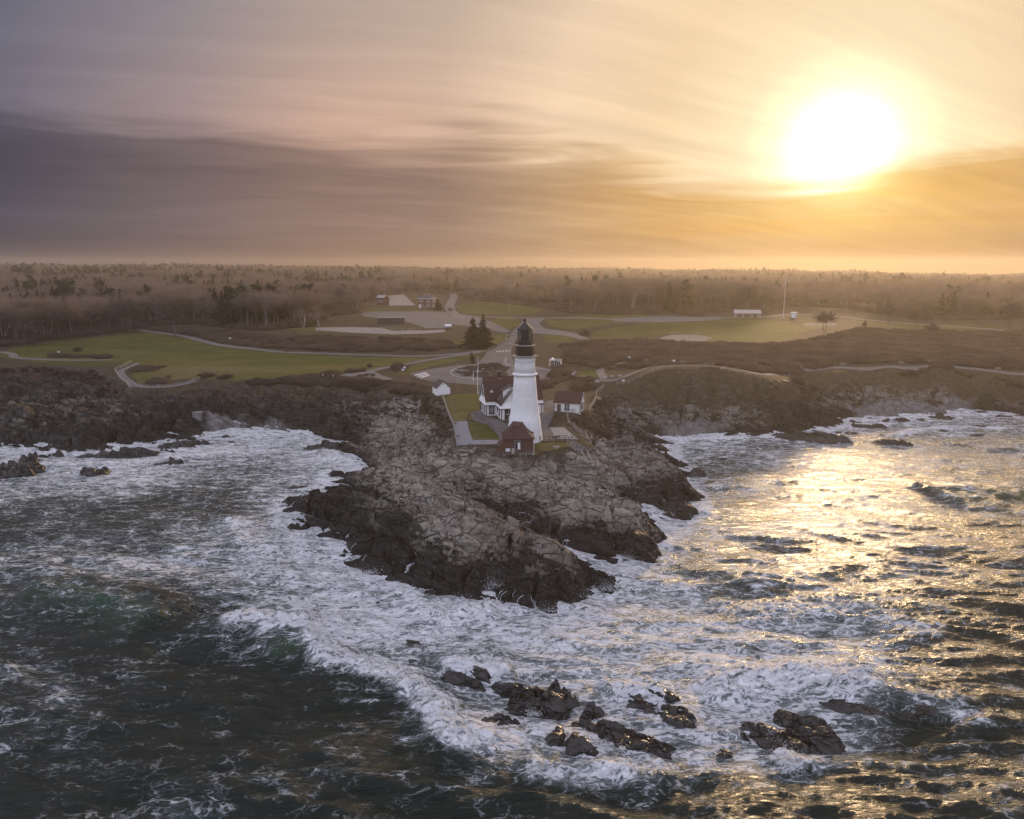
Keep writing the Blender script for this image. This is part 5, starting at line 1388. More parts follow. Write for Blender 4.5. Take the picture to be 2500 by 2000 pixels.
# brick house by the upper car park
x, y = at(1021, 752, 15.8)
B_ = empty('brick_house', (x, y, zt(x, y)), R(-14)); tag(B_, 'two-storey square brick house with grey hip roof above the upper car park', 'house')
W, D, he = 10.6, 10.0, 6.6
MB().box(0, W, 0, D, -1, he).build('wall', BRICK_FAR, B_)
MB().box(-.5, W+.5, -.5, D+.5, he, he+.35).build('cornice', WHITE, B_)
MB().add([(-.6, -.6, he+.35), (W+.6, -.6, he+.35), (W+.6, D+.6, he+.35), (-.6, D+.6, he+.35), (3.6, 3.6, he+3.2), (W-3.6, 3.6, he+3.2), (W-3.6, D-3.6, he+3.2), (3.6, D-3.6, he+3.2)], [(0, 1, 5, 4), (1, 2, 6, 5), (2, 3, 7, 6), (3, 0, 4, 7), (4, 5, 6, 7), (3, 2, 1, 0)]).build('roof', SLATE, B_)
for zz in (1.2, 4.3):
    for xx in (1.6, 3.2, 6.9, 8.7):
        if zz < 2 and xx < 2: continue
        window(B_, WM(xx, 0, zz, 0), 1.0, 1.6, trim=WHITE)
    for vv in (2.2, 5.0, 7.8): window(B_, WM(W, vv, zz, math.pi/2), 1.0, 1.6, trim=WHITE)
door(B_, WM(1.4, 0, 0, 0), 1.2, 2.5, WHITE, WHITE)
MB().box(4.3, 6.2, -1.2, 0, -.2, 1.1).build('steps', CONCRETE, B_)
for cx in (1.2, 8.6): MB().box(cx, cx+.8, 4, 4.8, he+1, he+4.2).build('chimney', BRICK_FAR, B_)

# long brick barn to its left, roof sloping one way
x, y = at(919, 745, 16.0)
C_ = empty('brick_store', (x, y, zt(x, y)), R(-38)); tag(C_, 'plain brick store with pale sloping roof beside the brick house', 'building')
W, D = 8.5, 5.5
MB().add([(0, 0, -1), (W, 0, -1), (W, D, -1), (0, D, -1), (0, 0, 5.6), (W, 0, 5.6), (W, D, 5.6), (0, D, 5.6), (0, D/2, 7.3), (W, D/2, 7.3)], [(0, 1, 5, 4), (2, 3, 7, 6), (1, 2, 6, 9, 5), (3, 0, 4, 8, 7)]).build('wall', BRICK_FAR, C_)
gable_roof(C_, W, D, 5.6, 7.3, .3, plain('pale_roof', (0.34, 0.32, 0.30), .8))
for xx in (1.6, 4.2, 6.8): window(C_, WM(xx, 0, 2.2, 0), .9, 1.5, trim=WHITE)
MB().box(W-.9, W-.2, D*.5, D*.5+.7, 6.5, 9.2).build('chimney', BRICK_FAR, C_)

# long dark battery wall of concrete
x, y = pts_g([(921, 790)], 15)[0]
bt = empty('battery_wall', (x, y, zt(x, y)-.2), R(3)); tag(bt, 'long low dark concrete gun battery with pale flat top on the bank', 'bunker')
MB().box(0, 14.5, 0, 6, -.6, 3.0).build('wall', plain('dark_concrete', (0.055, 0.05, 0.048), .9, .35, .6), bt)
MB().box(-.2, 14.7, -.2, 6.2, 3.0, 3.3).build('flat_roof', CONCRETE, bt)

# white frame houses far behind, among the trees
for px, py, z, rot, lab in ((1003, 706, 18, -20, 'white gabled house half hidden in trees beyond the brick house'), (975, 703, 19, 25, 'grey far house with pitched roof among the trees above the brick store')):
    h_ = simple_house('far_house', lab, 'house', px-8, py, z, rot, 9, 7, 5, 8, WHITE if rot < 0 else plain('grey_siding', (.38, .38, .4)), SLATE)
    for xx in (2, 4.5, 7): window(h_, WM(xx, 0, 1.2, 0), .9, 1.5, trim=WHITE); window(h_, WM(xx, 0, 3.2, 0), .9, 1.3, trim=WHITE)

# open picnic shelter and white box by the flagpole
x, y = pts_g([(1795, 775)], 13)[0]
p_ = empty('picnic_shelter', (x, y, zt(x, y)), R(-6)); tag(p_, 'open picnic shelter with broad pale low roof by the park road', 'shelter')
W, D, he, hr = 15.0, 7.0, 2.6, 4.3
gable_roof(p_, W, D, he, hr, .6, plain('pale_shelter_roof', (.42, .38, .34), .7))
for xx in (.3, 5, 10, W-.3):
    for yy in (.3, D-.3): MB().box(xx-.15, xx+.15, yy-.15, yy+.15, -.5, he).build('post', WHITE, p_)
MB().box(1.4, 2.2, 1, 1.8, -.2, 1.6).build('grill_block', CONCRETE, p_)
x, y = pts_g([(1932, 776)], 13)[0]
q_ = empty('service_booth', (x, y, zt(x, y)), R(-10)); tag(q_, 'tall pale blue-white booth with flat cap right of the flagpole', 'booth')
MB().box(0, 3.0, 0, 2.4, -.4, 3.1).build('wall', plain('pale_blue_paint', (.52, .56, .62), .6, .1), q_)
MB().box(-.25, 3.25, -.25, 2.65, 3.1, 3.5).build('cap', WHITE, q_)
door(q_, WM(1.2, 0, 0, 0), 1.0, 2.1, WHITE, WHITE)
x, y = pts_g([(483, 1010)], 4.6)[0]
zc = zt(x, y)
c_ = empty('concrete_block', (x, y, zc), R(-12)); tag(c_, 'square pale concrete pillar standing on the rocks below the lookout path', 'pillar')
MB().box(-1.05, 1.05, -1.0, 1.0, -2.5, 2.2).build('shaft', CONCRETE, c_); MB().box(-1.15, 1.15, -1.1, 1.1, 2.05, 2.35).build('cap', CONCRETE, c_)

# ------------------------------------------------------------------ fences
WOODF = plain('weathered_wood', (0.30, 0.27, 0.235), 0.9, 0.3, 3.0)
WOODW = plain('pale_fence_paint', (0.32, 0.285, 0.25), 0.8, 0.25, 3.0)
WOODD = plain('dark_fence_wood', (0.085, 0.07, 0.06), 0.9, 0.3, 3.0)
GALV = plain('galvanised_steel', (0.35, 0.35, 0.36), 0.5, 0.15, 3.0, metal=0.6)
_postme = {}
def fence(label, px, mat, spacing=2.2, h=1.15, rails=(0.35, 0.72, 1.08), pr=0.06, rr=0.04, z0=9.5, hs=None, name='fence'):
    """posts and rails along pixels on the ground; each post a part"""
    P = pts_g(px, z0) if hs is None else [at(a, b, c) for (a, b), c in zip(px, hs)]
    Q = [Vector((*p, 0)) for p in P]; pos = []
    for a, b in zip(Q, Q[1:]):
        n = max(1, int(round((b-a).length/spacing)))
        pos += [a.lerp(b, k/n) for k in range(n)]
    pos.append(Q[-1])
    A_ = np.array([p[:] for p in pos]); z = land(A_[:, 0], A_[:, 1])[0]
    if hs is not None: z = np.maximum(z, np.interp(np.linspace(0, 1, len(z)), np.linspace(0, 1, len(hs)), hs)-0.3)
    f = empty(name, (pos[0].x, pos[0].y, float(z[0])))
    tag(f, label, 'fence')
    key = (mat.name, h, pr)
    if key not in _postme:
        m = MB().box(-pr, pr, -pr, pr, -0.9, h); m.add([(-pr, -pr, h), (pr, -pr, h), (pr, pr, h), (-pr, pr, h), (0, 0, h+pr)], [(0, 1, 4), (1, 2, 4), (2, 3, 4), (3, 0, 4)])
        me = bpy.data.meshes.new('fence_post'); me.from_pydata(m.v, [], m.f); me.materials.append(mat); _postme[key] = me
    o0 = Vector((pos[0].x, pos[0].y, z[0]))
    for p, zz in zip(pos, z):
        o = link_mesh('fence_post', _postme[key], f); o.location = Vector((p.x, p.y, zz))-o0
    for k in rails:
        m = MB()
        for i in range(len(pos)-1):
            a = Vector((pos[i].x, pos[i].y, z[i]+k))-o0; b = Vector((pos[i+1].x, pos[i+1].y, z[i+1]+k))-o0
            m.tube(a, b, rr, n=4, cap=False)
        m.build('fence_rail', mat, f)
    return f
fence('pale rail fence down the cliff edge from the gabled shed to the gravel', [(1080,970),(1086,987),(1096,1014),(1106,1036),(1112,1065),(1115,1090)], WOODW, 2.0)
fence('pale rail fence winding along the drop from the low white building to the seaward gravel', [(1475,946),(1457,960),(1455,973),(1446,992),(1438,1001),(1410,1008),(1384,1013),(1387,1030),(1394,1042),(1420,1062),(1442,1076)], WOODW, 2.0, rails=(.3, .6, .9, 1.12))
fence('dark post and rail fence with gate in front of the tower', [(1304,1080),(1318,1079),(1342,1077),(1366,1076),(1380,1076),(1396,1076),(1414,1077)], WOODD, 2.0)
fence('dark iron fence between the drive and the scrub beside the low building', [(1352,1010),(1350,1026),(1342,1040),(1338,1047)], WOODD, 1.2, 1.0, (.5, .95), .035, .025)
fence('dark fence along the small lawn by the keepers drive', [(1141,1028),(1150,1010),(1158,1014),(1192,1038),(1205,1052)], WOODD, 1.8, .95, (.45, .9), .035, .022)
fence('light handrail along the edge of the terrace gravel above the rocks', [(1115,1091),(1145,1091),(1180,1090),(1216,1089)], GALV, 2.4, 1.1, (.5, 1.05), .035, .025)
fence('thin steel railing round the front of the brick signal house', [(1216,1113),(1240,1115),(1270,1115),(1300,1114)], GALV, 1.5, 1.0, (.5, .98), .03, .02, z0=7.6)
fence('long pale fence along the cliff path on the promontory', [(1505,940),(1535,936),(1565,922),(1595,909),(1640,902),(1700,902),(1740,906)], WOODW, 3.0)
fence('pale wooden fence of the lookout path bending round the lawn corner', [(322,886),(296,899),(281,906),(288,918),(302,932),(317,946),(360,950),(415,948),(460,938),(486,928)], WOODW, 2.6, 1.15, (.4, .75, 1.1))
fence('dark fence at the seaward side of the turning circle', [(1008,928),(1040,932),(1080,936),(1110,937)], WOODD, 2.6, 1.1, (.5, 1.0), .06, .035)
fence('rail fence along the outer bend of the road above the turning circle', [(1165,892),(1186,874),(1188,862)], WOODW, 3.0, 1.0, (.5, .95))
fence('rail fence between coast path and road below the tall spruces', [(1192,856),(1215,845),(1245,832)], WOODW, 3.2, 1.0, (.5, .95))
fence('low fence along the seaward edge of the car park plaza', [(930,802),(965,806),(1000,808),(1040,804),(1085,802)], GALV, 4.5, 1.2, (.6, 1.15), .05, .03, z0=14.6)
fence('wire fence crossing the parking strip above the tall spruces', [(1150,796),(1190,806),(1235,814)], GALV, 4.0, 1.3, (.6, 1.25), .05, .03, z0=13)
fence('low rail along the park road beside the oval lawn', [(1500,788),(1560,790),(1640,788),(1740,782)], WOODF, 6.0, .9, (.4, .8), .08, .05, z0=13)
fence('faint fence beyond the cliff path on the right-hand shore', [(1780,908),(1820,915),(1870,928)], WOODF, 3.2, 1.0, (.5, .95))

# stair rails going down the rocks right of the brick signal house
def stair():
    top = at3(1390, 1086, 8.6); mid = at3(1426, 1110, 7.2); low = at3(1443, 1146, 5.2)
    s = empty('rock_stairs', top); tag(s, 'steep weathered stairs with handrails down the rocks below the gate', 'stairs')
    for a, b in ((top, mid), (mid, low)):
        dv = (b-a); sd_ = Vector((-dv.y, dv.x, 0)).normalized()*0.6
        n = max(4, int(dv.length/0.45))
        for k in range(n):
            p = a.lerp(b, (k+.5)/n)-top
            MB().add([tuple(p-sd_+Vector((0, -.14, -.03))), tuple(p+sd_+Vector((0, -.14, -.03))), tuple(p+sd_+Vector((0, .14, -.03))), tuple(p-sd_+Vector((0, .14, -.03))),
                      tuple(p-sd_+Vector((0, -.14, .03))), tuple(p+sd_+Vector((0, -.14, .03))), tuple(p+sd_+Vector((0, .14, .03))), tuple(p-sd_+Vector((0, .14, .03)))],
                     [(0, 3, 2, 1), (4, 5, 6, 7), (0, 1, 5, 4), (1, 2, 6, 5), (2, 3, 7, 6), (3, 0, 4, 7)]).build('tread', WOODF, s)
        for sg in (-1, 1):
            MB().tube(a+sd_*sg-top, b+sd_*sg-top, .05, n=4).build('stringer', WOODF, s)
            for hh in (.55, 1.05): MB().tube(a+sd_*sg-top+Vector((0, 0, hh)), b+sd_*sg-top+Vector((0, 0, hh)), .045, n=4).build('handrail', GALV, s)
            for t_ in (0, .5, 1): q = a.lerp(b, t_)+sd_*sg-top; MB().tube(q-Vector((0, 0, 1.6)), q+Vector((0, 0, 1.08)), .045, n=4).build('rail_post', GALV, s)
stair()

# ------------------------------------------------------------------ poles and flag
x, y = pts_g([(1166.5, 962)])[0]
f_ = empty('signal_mast', (x, y, zt(x, y))); tag(f_, 'slim white signal mast with crosstree beside the keepers house', 'mast')
MB().tube((0, 0, -.5), (0, 0, 7.0), .09, .07).build('mast', WHITE, f_); MB().tube((.1, 0, 6.2), (.1, 0, 10.4), .06, .04).build('topmast', WHITE, f_)
MB().tube((-1.25, 0, 6.4), (1.25, 0, 6.4), .05, n=5).build('crosstree', WHITE, f_)
MB().lathe([(.04, 3.6), (.12, 3.75), (.12, 4.5), (.05, 4.7)], 8, (-1.22, 0, 0)).build('signal_cone', WHITE, f_); MB().tube((-1.22, 0, 4.7), (-1.22, 0, 6.4), .035, n=4).build('halyard', WHITE, f_)
MB().lathe([(.05, 5.0), (.1, 5.2), (.05, 6.2)], 6, (-1.2, 0, 0)).build('furled_pennant', WHITE, f_)

x, y = pts_g([(1912, 781)], 13)[0]
f_ = empty('flagpole', (x, y, zt(x, y))); tag(f_, 'tall white flagpole at the edge of the oval lawn', 'flagpole')
MB().tube((0, 0, -.5), (0, 0, 26.5), .16, .07, 8).build('pole', WHITE, f_); MB().lathe([(.03, 26.4), (.14, 26.55), (.14, 26.65), (.03, 26.8)], 8).build('finial', WHITE, f_); MB().lathe([(.5, -.3), (.5, .3), (.2, .5)], 10).build('base', CONCRETE, f_)
def flag_mat():
    m, t, o = new_mat('flag_cloth')
    gx, gy, gz = t.sep(t.node('ShaderNodeAttribute', attribute_name='flag_uv').outputs['Vector'])
    stripe = t.m('GREATER_THAN', t.m('FRACT', t.m('MULTIPLY', gy, 6.5)), 0.5)
    c = t.mix(stripe, (0.36, 0.03, 0.04), (0.62, 0.58, 0.55))
    can = t.m('MULTIPLY', t.m('LESS_THAN', gx, 0.40), t.m('GREATER_THAN', gy, 0.46))
    star = t.vor(t.comb(t.m('MULTIPLY', gx, 27.5), t.m('MULTIPLY', gy, 18.0), 0), 1.0, 'F1', 0, 0.0)
    cc = t.mix(t.m('LESS_THAN', star, 0.22), (0.02, 0.03, 0.11), (0.62, 0.60, 0.58))
    principled(t, o, **{'Base Color': t.mix(can, c, cc), 'Roughness': 0.9}); return m
nx_, ny_ = 30, 14; V, UV = [], []
for j in range(ny_):
    for i in range(nx_):
        a, b = i/(nx_-1), j/(ny_-1)
        # hanging almost limp: the fly folds and drops along the pole
        drop = a*4.6; fx = 0.16+(0.55+0.5*(1-b))*a**0.6*(0.75+0.5*math.sin(a*9+b*2.0))+0.35*a
        V.append((-fx, 0.28*math.sin(a*14+b*3)*a, 25.6-(1-b)*2.6-drop)); UV.append((a, b, 0))
fl = mesh_obj('flag', V, grid_faces(ny_, nx_), flag_mat(), None, True)
fa = fl.data.attributes.new('flag_uv', 'FLOAT_VECTOR', 'POINT'); fa.data.foreach_set('vector', np.array(UV, np.float32).ravel())
sol = fl.modifiers.new('thickness', 'SOLIDIFY'); sol.thickness = 0.01
fl.location = f_.location; tag(fl, 'limp striped flag with dark starred corner hanging from the flagpole', 'flag')

# ------------------------------------------------------------------ small outdoor furniture
def bench(px, py, rz, label, z0=10, mat=None):
    x, y = pts_g([(px, py)], z0)[0]; mat = mat or WOODF
    b = empty('park_bench', (x, y, zt(x, y)), R(rz)); tag(b, label, 'bench')
    for k in range(3): MB().box(-.95, .95, -.25+k*.17, -.11+k*.17, .43, .48).build('seat_slat', mat, b)
    for k in range(3): MB().box(-.95, .95, .27+k*.03, .31+k*.03, .58+k*.15, .69+k*.15).build('back_slat', mat, b)
    for sx in (-.8, .8): MB().box(sx-.05, sx+.05, -.25, -.17, -.2, .43).box(sx-.05, sx+.05, .24, .32, -.2, 1.0).box(sx-.045, sx+.045, -.17, .24, .34, .42).build('leg', CONCRETE, b)
    return b
for px, py, rz, lab, z0 in [(538,836,0,'bench on the coast path, farthest from the tower',11.5),(629,844,0,'bench on the coast path, middle of three beside the scrub bank',11.5),(684,849,0,'bench on the coast path, nearest the tower of three',11.3),
        (1951,901,0,'bench where the cliff path dips at the end of the promontory',10),(2059,893,0,'second bench along the right-hand cliff path beyond the dip',10),(2201,890,0,'third bench along the right-hand cliff path',10),(2273,887,0,'fourth bench along the right-hand cliff path',10),(2437,904,0,'last bench near the end of the right-hand cliff path',10),
        (1578,884,0,'bench in the scrub above the promontory path',11),(1664,889,0,'bench at the top of the promontory path',11),(1767,908,10,'pale bench on the seaward slope of the promontory path',11)]:
    bench(px, py, rz, lab, z0, WOODW)
def table(px, py, rz, label, z0=13, mat=None):
    x, y = pts_g([(px, py)], z0)[0]; mat = mat or WOODW
    b = empty('picnic_table', (x, y, zt(x, y)), R(rz)); tag(b, label, 'table')
    for k in range(3): MB().box(-1.1, 1.1, -.37+k*.25, -.14+k*.25, .72, .77).build('top_plank', mat, b)
    for s in (-1, 1): MB().box(-1.1, 1.1, s*.72-.14, s*.72+.14, .43, .48).build('seat', mat, b)
    for sx in (-.75, .75): MB().tube((sx, -.75, -.1), (sx, -.2, .72), .05, n=4).tube((sx, .75, -.1), (sx, .2, .72), .05, n=4).tube((sx, -.75, .4), (sx, .75, .4), .045, n=4).build('leg', mat, b)
for i, (px, py, rz, lab) in enumerate([(1934,787,5,'picnic table nearest the flagpole, at the end of the lawn row'),(1946,787,0,'picnic table second from the flagpole on the lawn'),(1958,787,-5,'picnic table third from the flagpole on the lawn'),(1992,792,0,'picnic table left of the gnarled tree trunk on the lawn edge'),(2010,792,8,'picnic table under the gnarled tree on the lawn edge'),(2026,791,0,'picnic table right of the gnarled tree on the lawn edge'),
        (1926,774,0,'picnic table left of the pale blue booth'),(1962,774,20,'picnic table right of the pale blue booth'),(1640,816,10,'picnic table at the left end of the mound terrace'),(1652,815,0,'picnic table second on the mound terrace'),(1704,817,-15,'picnic table at the right end of the mound terrace'),(1724,839,0,'long picnic table on the slope below the mound terrace'),
        (1379,829,0,'picnic table by the bend of the junction road'),(2083,828,0,'lone picnic table in the scrub right of the gnarled tree'),(1735,766,0,'picnic table in the grove behind the parking bay')]):
    table(px, py, rz, lab)
sheet('mound_terrace', [(1610,826),(1640,818),(1700,817),(1740,826),(1720,834),(1660,836),(1600,834)], PATHM, 0.10, 4, 12.6)
sheet('picnic_pad', [(1960,790),(2040,788),(2044,795),(1965,797)], PATHM, 0.10, 4, 12.8)
SIGNW = plain('sign_board', (0.66, 0.66, 0.66), 0.6, 0.1)
def sign(px, py, label, z0=10, w_=.9, h_=.6, zc=1.1, mat=None):
    x, y = pts_g([(px, py)], z0)[0]
    s = empty('sign_post', (x, y, zt(x, y)), R(random.Random(px).uniform(-15, 15))); tag(s, label, 'sign')
    MB().tube((0, 0, -.3), (0, 0, zc+h_/2), .05, n=5).build('post', WOODF, s); MB().box(-w_/2, w_/2, -.06, -.02, zc-h_/2, zc+h_/2).build('board', mat or SIGNW, s)
for px, py, lab in [(1536,880,'white information board at the foot of the scrub path'),(562,832,'tiny white sign beside the coast path'),(1645,889,'white sign on a post at the crest of the promontory path'),(1522,938,'small round-topped sign on a post where the promontory fence begins'),(1240,1112,'sign on a post in front of the brick signal house'),(988,905,'white sign board beside the turning circle'),(984,911,'second white sign beside the turning circle, nearer the plaza'),(144,866,'white marker in the scrub patch on the left-hand lawn')]:
    sign(px, py, lab)
def lamp(px, py, label, z0=9, h_=2.6):
    x, y = pts_g([(px, py)], z0)[0]
    s = empty('viewer_post', (x, y, zt(x, y))); tag(s, label, 'viewer')
    MB().tube((0, 0, -.3), (0, 0, h_*.5), .05, n=6).build('stand', BLACK, s); MB().lathe([(.05, h_*.5), (.2, h_*.52), (.22, h_*.62), (.12, h_*.68)], 10).build('head', GALV, s); MB().tube((0, -.25, h_*.6), (0, .2, h_*.6), .09, n=8).build('eyepiece', GALV, s)
lamp(1146, 1095, 'coin viewer on a stand at the rail of the terrace gravel'); lamp(1388, 1084, 'viewer on a stand right of the fence gate')
# old fog bell horn on its post in the grass
x, y = at(1357, 1092, 8.4); z = zt(x, y)
s = empty('horn_post', (x, y, z)); tag(s, 'dark trumpet horns on a post with round concrete foot in the grass', 'horn')
MB().tube((0, 0, -.2), (0, 0, 2.0), .06, n=6).build('post', BLACK, s); MB().lathe([(.75, -.2), (.75, .12), (.5, .14)], 16).build('foot', CONCRETE, s)
for a in (0.15, 2.9, 1.5): MB().tube((0.1*math.cos(a), -.1*math.sin(a), 2.0), (.62*math.cos(a), -.5*math.sin(a), 2.1+.1*math.cos(a)), .08, .24, 10).build('horn', BLACK, s)
# tank car shape: parked pale trailer at the plaza's end
x, y = pts_g([(1094, 803)], 14.6)[0]
s = empty('tank_trailer', (x, y, zt(x, y)), R(15)); tag(s, 'small pale tank on a trailer at the end of the car park plaza', 'trailer')
m = MB(); m.tube((-1.6, 0, 1.5), (1.6, 0, 1.5), .85, n=14); m.build('tank', WHITE, s); MB().box(-2.0, 2.0, -.7, .7, .45, .62).build('chassis', BLACK, s)
for sx in (-.9, .9):
    for sy in (-.8, .8): MB().tube((sx, sy-.1, .4), (sx, sy+.1, .4), .4, n=12).build('wheel', BLACK, s)
# stone blocks along the drive and boulders on the green
BOULDER = plain('boulder_stone', (0.30, 0.28, 0.26), 0.9, 0.35, 1.5, 0.05)
def boulder_mesh(seed, r=.6):
    rng = random.Random(seed); bm = bmesh.new(); bmesh.ops.create_icosphere(bm, subdivisions=2, radius=r)
    for v in bm.verts:
        n = v.co.normalized(); k = 1+0.25*math.sin(3*n.x+seed)+0.18*math.sin(5*n.y+seed*2)+0.12*rng.uniform(-1, 1)
        v.co = Vector((n.x*k*r*1.25, n.y*k*r, n.z*k*r*0.8))
    me = bpy.data.meshes.new('boulder'); bm.to_mesh(me); bm.free(); me.materials.append(BOULDER); return me
BM_ = [boulder_mesh(k) for k in range(4)]
for i, (px, py, lab) in enumerate([(1397,916,'boulder at the left end of the little green by the promontory path'),(1403,912,'second boulder of the little green, next to the leftmost'),(1415,924,'boulder below the little green, first of the lower row'),(1424,923,'boulder below the little green, second of the lower row'),
        (1458,934,'boulder in the scrub below the little green'),(1476,926,'squared stone at the start of the promontory path'),(1494,922,'squared stone in the middle of the promontory path edge'),(1512,920,'squared stone at the upper end of the promontory path edge'),
        (1245,842,'white painted stone on the bend of the road, lowest'),(1236,828,'white painted stone on the bend of the road, middle'),(1238,820,'white painted stone on the bend of the road, uppermost'),(1306,1030,'stone beside the tower drive, nearest the tower'),(1318,1010,'stone beside the tower drive, nearest the house')]):
    x, y = pts_g([(px, py)])[0]; o = link_mesh('boulder', BM_[i % 4]); o.location = (x, y, zt(x, y)+.2); o.rotation_euler = (0, 0, i*1.3); tag(o, lab, 'boulder')

# ------------------------------------------------------------------ people on the viewing plaza
def person(px, py, rz, jacket, trousers, hairc, label, stride=0.12):
    x, y = pts_g([(px, py)])[0]
    J = {'pel': (0, 0, .95), 'ch': (0, .02, 1.25), 'nk': (0, .02, 1.47), 'hd': (0, .0, 1.62), 'tp': (0, .0, 1.74),
         'hl': (-.09, 0, .92), 'kl': (-.10, -stride, .50), 'al': (-.10, -stride*.6, .08), 'tl': (-.10, -stride*.6-.15, .04), 'hr': (.09, 0, .92), 'kr': (.10, stride*.3, .50), 'ar': (.10, stride*1.2, .08), 'tr': (.10, stride*1.2-.15, .04),
         'sl': (-.19, .02, 1.40), 'el': (-.25, .03, 1.14), 'wl': (-.24, -.08, .92), 'fl': (-.235, -.12, .82), 'sr': (.19, .02, 1.40), 'er': (.25, .03, 1.14), 'wr': (.24, -.06, .92), 'fr': (.235, -.10, .82)}
    E = ['pel ch', 'ch nk', 'nk hd', 'hd tp', 'pel hl', 'hl kl', 'kl al', 'al tl', 'pel hr', 'hr kr', 'kr ar', 'ar tr', 'ch sl', 'sl el', 'el wl', 'wl fl', 'ch sr', 'sr er', 'er wr', 'wr fr']
    Rr = {'pel': .15, 'ch': .165, 'nk': .06, 'hd': .105, 'tp': .08, 'hl': .10, 'hr': .10, 'kl': .065, 'kr': .065, 'al': .045, 'ar': .045, 'tl': .04, 'tr': .04, 'sl': .075, 'sr': .075, 'el': .05, 'er': .05, 'wl': .035, 'wr': .035, 'fl': .03, 'fr': .03}
    ks = list(J); me = bpy.data.meshes.new('person'); me.from_pydata([J[k] for k in ks], [tuple(ks.index(q) for q in e.split()) for e in E], [])
    o = bpy.data.objects.new('person', me); COL.objects.link(o)
    md = o.modifiers.new('skin', 'SKIN'); lay = me.skin_vertices[0].data
    for i, k in enumerate(ks): lay[i].radius = (Rr[k], Rr[k]*(.72 if k in ('pel', 'ch') else 1.0)); lay[i].use_root = k == 'pel'
    o.modifiers.new('smooth', 'SUBSURF').levels = 1; o.modifiers['smooth'].render_levels = 2
    m, t, out_ = new_mat('clothes')
    zc = t.sep(t.node('ShaderNodeTexCoord').outputs['Object'])[2]
    c = t.ramp(t.m('DIVIDE', zc, 1.8), [(0, (.03, .025, .02)), (.06, trousers), (.50, jacket), (.81, (.42, .28, .21)), (.93, hairc)], 'CONSTANT')
    principled(t, out_, **{'Base Color': c, 'Roughness': .9}); me.materials.append(m)
    o.location = (x, y, zt(x, y)+.08); o.rotation_euler = (0, 0, R(rz)); tag(o, label, 'person')
    h = MB().lathe([(.02, 1.78), (.08, 1.75), (.118, 1.68), (.11, 1.60)], 12, cap=False).build('hair', plain('hair_%d' % px, hairc), o, True)
person(789, 925, 20, (.35, .33, .30), (.03, .03, .04), (.05, .03, .02), 'person in pale jacket at the plaza railing, leftmost of four')
person(796, 924, 160, (.02, .02, .025), (.02, .02, .03), (.03, .02, .015), 'person in all black clothes, second from left on the plaza', .05)
person(814, 927, 80, (.50, .45, .40), (.04, .04, .05), (.12, .08, .04), 'person in cream jacket and dark trousers walking on the plaza', .22)
person(820, 926, 80, (.025, .025, .03), (.02, .02, .02), (.02, .015, .01), 'person in black coat, rightmost of four on the plaza', .18)

# ------------------------------------------------------------------ single trees that stand in the open
def lone(kind, px, py, h_, label, name, z0=11, rz=0.0):
    x, y = pts_g([(px, py)], z0)[0]; return place_tree(kind, (x, y, zt(x, y)), h_, rz, label, None, name)
def wide_spruce(seed): return conifer_mesh(seed, 14, 3.9, ragged=.3)
T_, (V_, F_) = conifer_mesh(31, 14.5, 6.2, ragged=.34); SPR1 = (me_data('trunk', T_.v, T_.f, BARK), me_data('crown', V_, F_, NEEDLE), 14.5)
T_, (V_, F_) = conifer_mesh(32, 14.5, 5.6, ragged=.36); SPR2 = (me_data('trunk', T_.v, T_.f, BARK), me_data('crown', V_, F_, NEEDLE), 14.5)
lone(SPR1, 1155, 851, 13.2, 'broad dark spruce left of the pair beside the road', 'spruce_tree')
lone(SPR2, 1180, 848, 14.2, 'taller dark spruce right of the pair beside the road', 'spruce_tree', rz=2)
lone(SPR1, 1069, 757, 8.5, 'dark round conifer at the corner of the brick house', 'spruce_tree', 16, 1)
lone(KINDS_E[1], 1152, 897, 5.0, 'small brown-green pine on the island of the turning circle', 'pine_tree')
lone(SPR2, 2111, 795, 3.6, 'little dark conifer alone at the edge of the right-hand lawn', 'spruce_tree', 12.5)
T_, (V_, F_) = bare_tree_mesh(41, 9, 1.15, 2, .06, .85, .14); GNARL = (me_data('trunk', T_.v, T_.f, BARK), me_data('crown', V_, F_, TWIG_DARK), max(v[2] for v in V_))
T_, (V_, F_) = bare_tree_mesh(42, 12, .85, 1, .065, 1.0, .22); ROUND = (me_data('trunk', T_.v, T_.f, BARK), me_data('crown', V_, F_, TWIG_DARK), max(v[2] for v in V_))
for kd, px, py, h_, lab, z0, rz in [(GNARL,2013,808,11,'gnarled wide bare tree in front of the picnic tables',12,0),(ROUND,1426,838,7.2,'round bare tree by the bend of the junction road',11.5,1),(ROUND,2168,793,13.5,'large bare tree alone right of the little conifer',12.5,2),(ROUND,2235,798,10,'bare tree right of the large lone tree',12.5,3),(ROUND,2262,800,8.5,'smaller bare tree close right of its taller neighbour',12.5,4),
        (ROUND,1858,764,15,'dense dark bare tree between the grove and the flagpole',14.5,1),(ROUND,1818,764,21,'tall forked bare tree at the end of the grove',15,5),(ROUND,1884,762,10,'thin bare tree nearest the flagpole',14.5,2),(ROUND,318,815,19,'broad bare tree at the head of the left lawn',12,2),(ROUND,428,823,18.5,'broad dark-trunked bare tree where the coast path meets the lawn',12,3),(ROUND,60,846,11,'bushy bare tree at the left edge of the lawn',11,1),
        (GNARL,2275,822,7,'wide bare tree at the scrub edge on the right',12,1),(ROUND,2465,800,15,'large hazy bare tree at the right edge of the meadow',12.5,4),(GNARL,903,904,2.6,'small leafless bush-like tree beside the viewing plaza',10,2),(KINDS_T[5],1098,772,6,'young bare tree beside the hill road',15.5,2),(GNARL,190,868,3.8,'low spreading bare shrub on the left lawn edge',10.4,1)]:
    lone(kd, px, py, h_, lab, 'bare_tree', z0, rz)
